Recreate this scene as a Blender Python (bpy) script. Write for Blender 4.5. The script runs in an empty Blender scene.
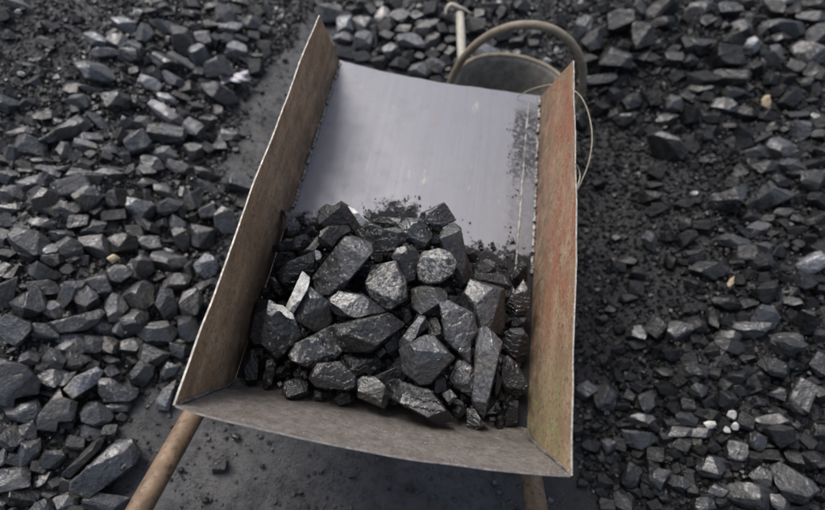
import bpy, bmesh, math, random
import numpy as np
from mathutils import Vector, Matrix, noise

scene = bpy.context.scene
col = scene.collection
random.seed(7)

# ------------------------------------------------------------------ camera
F_PX, IW, IH = 550.0, 825.0, 510.0
DEP, ROLL, CAM_H = math.radians(59.6), math.radians(10.0), 1.5
sd, cd, sr, cr = math.sin(DEP), math.cos(DEP), math.sin(ROLL), math.cos(ROLL)
CAM = Vector((0, 0, CAM_H))
R0, U0, F0 = Vector((1, 0, 0)), Vector((0, sd, cd)), Vector((0, cd, -sd))
RC, UC = cr * R0 + sr * U0, -sr * R0 + cr * U0
cam_data = bpy.data.cameras.new('camera')
cam_data.sensor_width = 36.0
cam_data.lens = F_PX / IW * 36.0
cam_data.clip_start, cam_data.clip_end = 0.02, 500
cam_data.dof.use_dof = True
cam_data.dof.focus_distance = 1.03
cam_data.dof.aperture_fstop = 2.1
cam = bpy.data.objects.new('camera', cam_data)
col.objects.link(cam)
m = Matrix((RC, UC, -F0)).transposed().to_4x4()
m.translation = CAM
cam.matrix_world = m
scene.camera = cam

# ------------------------------------------------------------------ sky, sun, exposure
SUN_EL, SUN_AZ = math.radians(56), math.radians(-48)      # azimuth from +Y towards +X
world = bpy.data.worlds.new('World')
scene.world = world
world.use_nodes = True
nt = world.node_tree
bg = nt.nodes['Background']
sky = nt.nodes.new('ShaderNodeTexSky')
sky.sky_type = 'NISHITA'
sky.sun_disc = False
sky.sun_elevation = SUN_EL
sky.sun_rotation = SUN_AZ
sky.air_density, sky.dust_density, sky.ozone_density = 1.0, 4.0, 1.0
hs = nt.nodes.new('ShaderNodeHueSaturation')
hs.inputs['Saturation'].default_value = 0.72               # overcast: the blue is mostly gone
nt.links.new(sky.outputs[0], hs.inputs['Color'])
nt.links.new(hs.outputs[0], bg.inputs['Color'])
bg.inputs['Strength'].default_value = 0.10
sun_data = bpy.data.lights.new('sun', 'SUN')
sun_data.energy = 1.5
sun_data.angle = math.radians(30)
sun_data.color = (1.0, 0.97, 0.93)
sun = bpy.data.objects.new('sun', sun_data)
col.objects.link(sun)
sdir = Vector((math.sin(SUN_AZ) * math.cos(SUN_EL), math.cos(SUN_AZ) * math.cos(SUN_EL), math.sin(SUN_EL)))
sun.rotation_euler = (-sdir).to_track_quat('-Z', 'Y').to_euler()
sun.location = sdir * 6
vs = scene.view_settings
vs.view_transform, vs.look, vs.gamma, vs.exposure = 'Standard', 'None', 1.0, 1.0

# ------------------------------------------------------------------ helpers
def ray(px, py):
    dx, dy = px - IW / 2, py - IH / 2
    u, v = dx * cr + dy * sr, -dx * sr + dy * cr
    return R0 * u - U0 * v + F0 * F_PX              # length 1 along F0 after /F_PX
def at_z(px, py, z):
    d = ray(px, py)
    return CAM + d * ((z - CAM_H) / d.z)
def at_t(px, py, t):
    return CAM + ray(px, py) * t
def project(p):
    q = Vector(p) - CAM
    z = q.dot(F0)
    return IW / 2 + q.dot(RC) / z * F_PX, IH / 2 - q.dot(UC) / z * F_PX

def tag(o, label=None, cat=None, group=None, kind=None):
    if label: o['label'] = label
    if cat: o['category'] = cat
    if group: o['group'] = group
    if kind: o['kind'] = kind
    return o
def link_mesh(name, me, mats, parent=None):
    for mt in (mats if isinstance(mats, (list, tuple)) else [mats]):
        if mt.name not in [k.name for k in me.materials if k]: me.materials.append(mt)
    o = bpy.data.objects.new(name, me)
    col.objects.link(o)
    if parent is not None: o.parent = parent
    return o
def empty(name, loc=(0, 0, 0)):
    o = bpy.data.objects.new(name, None)
    o.empty_display_size = .05
    o.location = loc
    col.objects.link(o)
    return o
def pydata(name, verts, faces, midx=None, smooth=True, sharp=None):
    me = bpy.data.meshes.new(name)
    me.from_pydata([tuple(v) for v in verts], [], faces)
    if midx: me.polygons.foreach_set('material_index', midx)
    me.polygons.foreach_set('use_smooth', [smooth] * len(me.polygons))
    bm = bmesh.new(); bm.from_mesh(me)
    bmesh.ops.recalc_face_normals(bm, faces=bm.faces)
    bm.to_mesh(me); bm.free()
    if sharp: me.set_sharp_from_angle(angle=math.radians(sharp))
    me.update()
    return me
def fbm(p, s, o=3, seed=0.0):
    q = Vector(p) * s + Vector((seed * 7.13, seed * 3.7, -seed * 5.1))
    a, t = 1.0, 0.0
    for _ in range(o):
        t += a * noise.noise(q); q = q * 2.03; a *= .5
    return t
def tube_mesh(name, pts, rad, seg=12, closed=False, wob=0.0, seed=0, smooth_n=4, caps=True):
    P = [Vector(p) for p in pts]
    if smooth_n > 1 and len(P) > 2:
        Q = []
        n = len(P)
        rng = range(n if closed else n - 1)
        for i in rng:
            p0 = P[(i - 1) % n] if (closed or i > 0) else P[i]
            p1, p2 = P[i], P[(i + 1) % n]
            p3 = P[(i + 2) % n] if (closed or i + 2 < n) else p2
            for k in range(smooth_n):
                t = k / smooth_n
                Q.append(.5 * (2 * p1 + (p2 - p0) * t + (2 * p0 - 5 * p1 + 4 * p2 - p3) * t * t + (3 * p1 - p0 - 3 * p2 + p3) * t ** 3))
        if not closed: Q.append(P[-1])
        P = Q
    n = len(P)
    R = rad if callable(rad) else (lambda t: rad)
    verts, faces = [], []
    up = None
    for i, p in enumerate(P):
        if closed: tg = P[(i + 1) % n] - P[i - 1]
        else: tg = P[min(i + 1, n - 1)] - P[max(i - 1, 0)]
        tg.normalize()
        if up is None:
            up = tg.orthogonal().normalized()
        up = (up - tg * up.dot(tg)).normalized()
        sid = tg.cross(up)
        r = R(i / max(1, n - 1))
        for k in range(seg):
            a = 2 * math.pi * k / seg
            v = p + (up * math.cos(a) + sid * math.sin(a)) * r
            if wob: v += (v - p) * wob * fbm(v, .9 / max(r, 1e-4), 2, seed)
            verts.append(v)
    for i in range(n if closed else n - 1):
        for k in range(seg):
            a, b = i * seg + k, i * seg + (k + 1) % seg
            c, d = ((i + 1) % n) * seg + (k + 1) % seg, ((i + 1) % n) * seg + k
            faces.append((a, b, c, d))
    if not closed and caps:
        faces.append(tuple(range(seg)))
        faces.append(tuple((n - 1) * seg + k for k in range(seg)))
    return pydata(name, verts, faces, smooth=True, sharp=50)

# ------------------------------------------------------------------ materials
class NB:
    """small node builder"""
    def __init__(self, name):
        self.m = bpy.data.materials.new(name)
        self.m.use_nodes = True
        self.t = self.m.node_tree
        self.b = self.t.nodes['Principled BSDF']
        self.pos = self.t.nodes.new('ShaderNodeNewGeometry').outputs['Position']
    def node(self, kind, **kw):
        n = self.t.nodes.new(kind)
        for k, v in kw.items(): setattr(n, k, v)
        return n
    def put(self, sock, v):
        if isinstance(v, bpy.types.NodeSocket): self.t.links.new(v, sock)
        elif v is not None: sock.default_value = v
    def noise(self, scale, detail=4, rough=.55, vec=None, dist=0.0):
        n = self.node('ShaderNodeTexNoise')
        self.put(n.inputs['Vector'], vec or self.pos)
        n.inputs['Scale'].default_value, n.inputs['Detail'].default_value = scale, detail
        n.inputs['Roughness'].default_value, n.inputs['Distortion'].default_value = rough, dist
        return n.outputs['Fac']
    def voro(self, scale, vec=None, feature='F1', out='Distance'):
        n = self.node('ShaderNodeTexVoronoi', feature=feature)
        self.put(n.inputs['Vector'], vec or self.pos)
        n.inputs['Scale'].default_value = scale
        return n.outputs[out]
    def scaled(self, s, vec=None):
        n = self.node('ShaderNodeMapping')
        self.put(n.inputs['Vector'], vec or self.pos)
        n.inputs['Scale'].default_value = s
        return n.outputs[0]
    def ramp(self, fac, lo, hi, a=0.0, b=1.0):
        n = self.node('ShaderNodeMapRange', interpolation_type='SMOOTHSTEP')
        self.put(n.inputs[0], fac)
        for i, v in enumerate((lo, hi, a, b)): self.put(n.inputs[i + 1], v)
        return n.outputs[0]
    def math(self, op, a, b=None):
        n = self.node('ShaderNodeMath', operation=op)
        self.put(n.inputs[0], a); self.put(n.inputs[1], b)
        return n.outputs[0]
    def mix(self, fac, a, b, mode='MIX'):
        n = self.node('ShaderNodeMix', data_type='RGBA', blend_type=mode)
        self.put(n.inputs[0], fac)
        self.put(n.inputs[6], a if isinstance(a, bpy.types.NodeSocket) else (*a, 1)[:4])
        self.put(n.inputs[7], b if isinstance(b, bpy.types.NodeSocket) else (*b, 1)[:4])
        return n.outputs[2]
    def sep(self, vec=None):
        n = self.node('ShaderNodeSeparateXYZ')
        self.put(n.inputs[0], vec or self.pos)
        return n.outputs
    def bump(self, h, dist, strength=1.0, prev=None):
        n = self.node('ShaderNodeBump')
        n.inputs['Strength'].default_value, n.inputs['Distance'].default_value = strength, dist
        self.put(n.inputs['Height'], h)
        if prev is not None: self.put(n.inputs['Normal'], prev)
        return n.outputs[0]
    def done(self, color, rough, bump=None, metal=None, spec=None):
        self.put(self.b.inputs['Base Color'], color if isinstance(color, bpy.types.NodeSocket) else (*color, 1)[:4])
        self.put(self.b.inputs['Roughness'], rough)
        self.put(self.b.inputs['Metallic'], metal)
        self.put(self.b.inputs['Specular IOR Level'], spec)
        if bump is not None: self.put(self.b.inputs['Normal'], bump)
        return self.m

def coal_material(name, island, lo=.0035, hi=.017, rlo=.34, rhi=.64, sc=1.0, spec=1.0):
    B = NB(name)
    if island:
        rnd = B.node('ShaderNodeNewGeometry').outputs['Random Per Island']
        tone, pale = 1.0, None
    else:
        rnd = B.node('ShaderNodeObjectInfo').outputs['Random']
        tone = B.node('ShaderNodeAttribute', attribute_type='OBJECT', attribute_name='tone').outputs['Fac']
        pale = B.node('ShaderNodeAttribute', attribute_type='OBJECT', attribute_name='pale').outputs['Fac']
    shift = B.node('ShaderNodeVectorMath', operation='ADD')
    cmb = B.node('ShaderNodeCombineXYZ')
    for i in range(3): B.put(cmb.inputs[i], B.math('MULTIPLY', rnd, 13.7 + 5 * i))
    B.put(shift.inputs[0], B.pos); B.put(shift.inputs[1], cmb.outputs[0])
    vec = shift.outputs[0]
    n1 = B.noise(28 * sc, 6, .6, vec)
    n2 = B.noise(140 * sc, 5, .65, vec)
    base = B.ramp(B.math('ADD', B.math('MULTIPLY', n1, .6), B.math('MULTIPLY', rnd, .45)), .25, .85, lo, hi)
    base = B.math('MULTIPLY', base, B.ramp(n2, .33, .67, .45, 1.8))
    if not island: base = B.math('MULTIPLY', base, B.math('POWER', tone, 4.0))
    warm = B.mix(B.ramp(B.noise(9 * sc, 3, .5, vec), .48, .68), (.93, .98, 1.10), (1.13, 1.0, .84))
    cc = B.node('ShaderNodeCombineColor')
    for i in range(3): B.put(cc.inputs[i], base)
    color = B.mix(1.0, cc.outputs[0], warm, 'MULTIPLY')
    rough = B.ramp(B.noise(34 * sc, 5, .65, vec), .40, .60, rlo, rhi)
    # pale mineral dust, crusts and pinpoint crystal glints painted into the colour
    if pale is not None:
        pm = B.noise(85, 7, .72, vec)
        thr = B.math('SUBTRACT', .67, B.math('MULTIPLY', pale, .42))
        msk = B.ramp(pm, thr, B.math('ADD', thr, .07))
        msk = B.math('MULTIPLY', msk, B.ramp(B.noise(300, 3, .6, vec), .38, .58, .25, .85))
        color = B.mix(msk, color, (.28, .268, .24))
        rough = B.math('ADD', rough, B.math('MULTIPLY', msk, .15))
    sp = B.ramp(B.voro(230 * sc, vec), .0, .115, 1.0, 0.0)
    sp = B.math('MULTIPLY', sp, B.ramp(B.noise(40 * sc, 2, .5, vec), .56, .66))
    color = B.mix(B.math('MULTIPLY', sp, .55), color, (.30, .295, .28))
    # relief: shell-shaped fracture dimples, cleavage layers in places, fine grain
    lay = B.scaled((30, 55, 230), vec)
    wv = B.node('ShaderNodeVectorMath', operation='ADD')
    nz = B.node('ShaderNodeTexNoise'); B.put(nz.inputs['Vector'], vec); nz.inputs['Scale'].default_value = 70
    ms = B.node('ShaderNodeVectorMath', operation='SCALE'); B.put(ms.inputs[0], nz.outputs['Color']); ms.inputs['Scale'].default_value = .012
    B.put(wv.inputs[0], vec); B.put(wv.inputs[1], ms.outputs[0])
    shell = B.math('MULTIPLY', B.voro(48 * sc, wv.outputs[0]), .34)
    shell2 = B.math('MULTIPLY', B.voro(150 * sc, wv.outputs[0]), .30)
    where = B.ramp(B.noise(22 * sc, 2, .5, vec), .42, .60)
    h = B.math('ADD', shell, shell2)
    h = B.math('ADD', h, B.math('MULTIPLY', B.math('MULTIPLY', B.noise(1.0, 3, .6, lay, .6), where), .45))
    h = B.math('ADD', h, B.math('MULTIPLY', n2, .36))
    h = B.math('ADD', h, B.math('MULTIPLY', B.noise(520 * sc, 3, .6, vec), .16))
    if island:      # lower specular level towards the right-hand heap
        spec = B.math('MULTIPLY', B.ramp(B.sep()[0], .33, .60, 1.0, .50), spec)
    else:
        spec = B.math('MINIMUM', B.math('POWER', tone, 3.0), 1.0)
    return B.done(color, rough, B.bump(h, .0026, .9), spec=spec)

M = {}
M['coal'] = coal_material('coal', False)
M['coal_small'] = coal_material('coal_rubble', True, .0025, .012, .34, .66, 1.0, .65)
M['gravel'] = coal_material('coal_gravel', True, .004, .026, .32, .7, 1.0, .8)

def ground_material():
    B = NB('coal_dust_ground')
    a = B.ramp(B.noise(2.2, 5, .6), .35, .68)
    c = B.mix(a, (.062, .062, .067), (.108, .106, .106))
    c = B.mix(B.math('MULTIPLY', B.ramp(B.noise(5.5, 7, .7), .48, .62), .65), c, (.030, .030, .032))
    gx_ = B.math('ADD', B.sep()[0], B.math('MULTIPLY', B.noise(5, 4, .6), .3))
    c = B.mix(B.math('MULTIPLY', B.ramp(gx_, .40, .62), .78), c, (.014, .014, .016))     # fines darken to black towards the right
    c = B.mix(B.math('MULTIPLY', B.ramp(B.noise(38, 6, .7), .45, .70), .7), c, (.024, .024, .026))
    c = B.mix(B.math('MULTIPLY', B.ramp(B.noise(160, 4, .7), .58, .72), .55), c, (.11, .108, .102))
    sp = B.math('MULTIPLY', B.ramp(B.voro(95), .0, .16, 1, 0), B.ramp(B.noise(21, 2), .55, .63))
    c = B.mix(B.math('MULTIPLY', sp, .7), c, (.30, .29, .27))
    h = B.math('ADD', B.noise(150, 6, .75), B.math('MULTIPLY', B.noise(25, 6, .7), 2.2))
    h = B.math('ADD', h, B.math('MULTIPLY', B.ramp(B.voro(130), .05, .4, .8, 0), B.ramp(B.noise(11, 3), .4, .6)))
    return B.done(c, B.ramp(B.noise(15, 3), .3, .7, .62, .9), B.bump(h, .010, .9), spec=.4)
M['ground'] = ground_material()

def rust_steel(name, c0, c1, c2, kind=None):
    """worn painted / rusted sheet: streaks run along the length of the tray"""
    B = NB(name)
    st = B.scaled((60, 7, 26))
    n1 = B.noise(1.0, 6, .62, st)
    n2 = B.noise(14, 5, .6)
    n3 = B.noise(90, 5, .65)
    c = B.mix(B.ramp(n1, .35, .68), c0, c1)
    c = B.mix(B.math('MULTIPLY', B.ramp(n2, .42, .66), .65), c, c2)
    x, y, z = B.sep()
    if kind == 'right':
        red = B.math('MULTIPLY', B.ramp(B.noise(1.0, 8, .74, B.scaled((30, 9, 22))),   .43, .56),
                     B.ramp(y, .36, .55))
        red = B.math('MULTIPLY', red, B.ramp(z, .43, .55, .35, 1))
        c = B.mix(B.math('MULTIPLY', red, .85), c, (.285, .115, .064))
        g = B.math('MULTIPLY', B.ramp(B.math('ADD', y, B.math('MULTIPLY', B.noise(12, 5, .7), .16)), .50, .37), B.ramp(B.noise(44, 7, .78), .44, .58))
        g = B.math('MULTIPLY', g, B.ramp(z, .64, .58, .15, 1))
        c = B.mix(B.math('MULTIPLY', g, .8), c, (.215, .235, .09))
    if kind == 'end':
        c = B.mix(B.math('MULTIPLY', B.ramp(B.noise(30, 6, .7), .5, .66), .6), c, (.075, .066, .058))
    # scratches and pale flecks
    fl = B.math('MULTIPLY', B.ramp(B.voro(1.0, B.scaled((190, 75, 140))), .0, .30, 1, 0), B.ramp(B.noise(31, 3), .47, .58))
    c = B.mix(B.math('MULTIPLY', fl, .9), c, (.52, .48, .42))
    c = B.mix(B.math('MULTIPLY', B.ramp(B.noise(210, 4, .7), .60, .68), .5), c, (.42, .37, .30))
    sc_ = B.math('MULTIPLY', B.ramp(B.noise(1.0, 2, .5, B.scaled((260, 5, 420))), .66, .70), B.ramp(B.noise(9, 3), .45, .6))
    c = B.mix(B.math('MULTIPLY', sc_, .6), c, (.46, .42, .36))
    c = B.mix(B.math('MULTIPLY', B.ramp(n3, .54, .64), .6), c, (.06, .048, .038))
    c = B.mix(B.math('MULTIPLY', B.ramp(B.noise(330, 4, .75), .56, .64), .55), c, (.07, .05, .035))
    # coal grime where the load rubs
    gr = B.math('MULTIPLY', B.ramp(z, .54, .40), B.ramp(B.noise(24, 5, .6), .30, .62))
    c = B.mix(B.math('MULTIPLY', gr, .62), c, (.028, .026, .025))
    h = B.math('ADD', B.math('MULTIPLY', n1, .5), B.math('ADD', n3, B.math('MULTIPLY', n2, 1.5)))
    return B.done(c, B.ramp(n2, .3, .7, .55, .8), B.bump(h, .0026, .85), metal=.12, spec=.45)
M['side_left'] = rust_steel('rusty_brown_steel', (.270, .174, .098), (.400, .275, .168), (.180, .112, .064))
M['side_right'] = rust_steel('rusty_red_painted_steel', (.265, .178, .108), (.360, .252, .160), (.190, .116, .070), 'right')
M['end'] = rust_steel('grey_brown_steel', (.126, .112, .100), (.178, .161, .147), (.092, .079, .069), 'end')

def plate_material():
    B = NB('polished_worn_steel')
    st = B.scaled((70, 3, 20))
    n1 = B.noise(1.0, 6, .65, st)
    n2 = B.noise(26, 6, .65)
    c = B.mix(B.ramp(n1, .3, .7), (.168, .168, .184), (.182, .182, .198))
    scr = B.math('MULTIPLY', B.ramp(B.noise(1.0, 2, .5, B.scaled((520, 4, 1))), .64, .70), B.ramp(B.noise(8, 3), .42, .6))
    c = B.mix(B.math('MULTIPLY', scr, .45), c, (.27, .27, .275))
    c = B.mix(B.math('MULTIPLY', B.ramp(n2, .50, .68), .35), c, (.140, .140, .156))
    x, y, z = B.sep()
    ps = B.math('MULTIPLY', B.ramp(B.noise(1, 5, .65, B.scaled((34, 11, 1))), .60, .72), B.ramp(B.noise(5, 2), .46, .58))
    c = B.mix(B.math('MULTIPLY', ps, .75), c, (.30, .29, .255))
    rs = B.math('MULTIPLY', B.ramp(B.noise(1, 5, .6, B.scaled((26, 9, 1))), .60, .72), B.ramp(B.noise(4, 2), .50, .64))
    c = B.mix(B.math('MULTIPLY', rs, .40), c, (.21, .15, .14))
    # coal grime by the lap strip; grime plus painted gap shade under the load
    xr = B.math('ADD', x, B.math('MULTIPLY', B.math('SUBTRACT', B.noise(30, 7, .75), .5), .07))
    dk = B.math('MULTIPLY', B.ramp(xr, .212, .226), B.ramp(B.noise(80, 6, .75), .40, .52))
    dk = B.math('MULTIPLY', dk, B.ramp(y, 1.23, 1.17))
    dk = B.math('MULTIPLY', dk, B.ramp(B.math('ADD', y, B.math('MULTIPLY', B.noise(14, 5, .7), .3)), 1.04, 1.16, .30, 1.0))
    c = B.mix(B.math('MULTIPLY', dk, .88), c, (.030, .030, .034))
    ld = B.math('ADD', B.math('SUBTRACT', y, B.math('MULTIPLY', B.math('MULTIPLY', B.ramp(x, -.16, -.07), B.ramp(x, .03, -.02)), .085)), B.math('MULTIPLY', B.math('SUBTRACT', B.noise(34, 8, .78), .5), .20))
    ldm = B.math('MULTIPLY', B.ramp(ld, .725, .70), B.ramp(B.noise(90, 4, .7), .12, .38))
    c = B.mix(B.math('MULTIPLY', ldm, .97), c, (.010, .010, .011))
    sp = B.math('MULTIPLY', B.ramp(B.voro(1, B.scaled((120, 75, 1))), .0, .14, 1, 0), B.ramp(B.noise(7, 2), .54, .62))
    c = B.mix(B.math('MULTIPLY', sp, .7), c, (.42, .42, .42))
    h = B.math('ADD', n1, B.math('MULTIPLY', B.noise(120, 4, .6), .6))
    r = B.ramp(n2, .3, .7, .44, .52)
    r = B.math('ADD', r, B.math('MULTIPLY', B.math('MAXIMUM', dk, ldm), .25))
    mt = B.math('MULTIPLY', B.math('SUBTRACT', 1.0, B.math('MAXIMUM', dk, ldm)), .55)
    return B.done(c, r, B.bump(h, .0005, .5), metal=mt, spec=B.math('MULTIPLY', B.math('SUBTRACT', 1.0, B.math('MULTIPLY', B.math('MAXIMUM', dk, ldm), .85)), .5))
M['plate'] = plate_material()

def simple(name, c0, c1, scale, r0, r1, bump=.001, metal=0.0, spots=None, stretch=None):
    B = NB(name)
    v = B.scaled(stretch) if stretch else None
    n = B.noise(scale, 6, .62, v)
    c = B.mix(B.ramp(n, .32, .68), c0, c1)
    if spots: c = B.mix(B.math('MULTIPLY', B.ramp(B.noise(scale * 2.7, 5, .65, v), .52, .66), .8), c, spots)
    return B.done(c, B.ramp(B.noise(scale * 1.7, 3), .3, .7, r0, r1), B.bump(B.noise(scale * 4, 5, .65, v), bump, .7), metal=metal)
M['edge'] = simple('bare_cut_edge', (.20, .185, .165), (.36, .34, .31), 60, .45, .65, .0008, .3, (.16, .125, .10))
M['end_edge'] = simple('worn_dull_edge', (.13, .12, .11), (.24, .225, .205), 70, .5, .7, .001, .15, (.09, .075, .06))
M['weld'] = simple('weld_metal', (.12, .117, .11), (.28, .272, .26), 90, .4, .6, .001, .35, (.10, .09, .085))
M['pipe'] = simple('rusty_pipe', (.115, .075, .046), (.190, .128, .082), 34, .5, .72, .0012, .15, (.050, .034, .024))
M['rubber'] = simple('dusty_rubber', (.082, .078, .068), (.150, .142, .124), 26, .6, .85, .0015, 0, (.062, .058, .052))
M['hoop'] = simple('dusty_tan_hoop', (.120, .096, .066), (.195, .163, .118), 40, .6, .8, .0015, 0, (.12, .105, .085))
M['tyre'] = simple('tyre_rubber', (.022, .022, .022), (.05, .048, .045), 30, .6, .85, .002)
M['wood'] = simple('weathered_wood', (.28, .26, .215), (.42, .395, .34), 1, .6, .8, .0008, 0, (.33, .29, .24), (160, 14, 160))
M['tool_steel'] = simple('dull_tool_steel', (.25, .23, .19), (.38, .35, .30), 60, .5, .7, .001, .15, (.25, .18, .13))
M['wire'] = simple('tan_wire', (.20, .165, .125), (.32, .275, .215), 80, .5, .7, .0003, .1)
M['white_stone'] = simple('white_mineral', (.36, .35, .33), (.60, .59, .56), 55, .7, .9, .003, 0, (.13, .125, .12))
M['tan_stone'] = simple('tan_stone', (.28, .215, .13), (.44, .36, .24), 60, .65, .85, .002, 0, (.22, .17, .11))
M['paper'] = simple('dirty_paper', (.30, .29, .32), (.44, .42, .45), 40, .75, .9, .001, 0, (.26, .24, .26))
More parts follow.
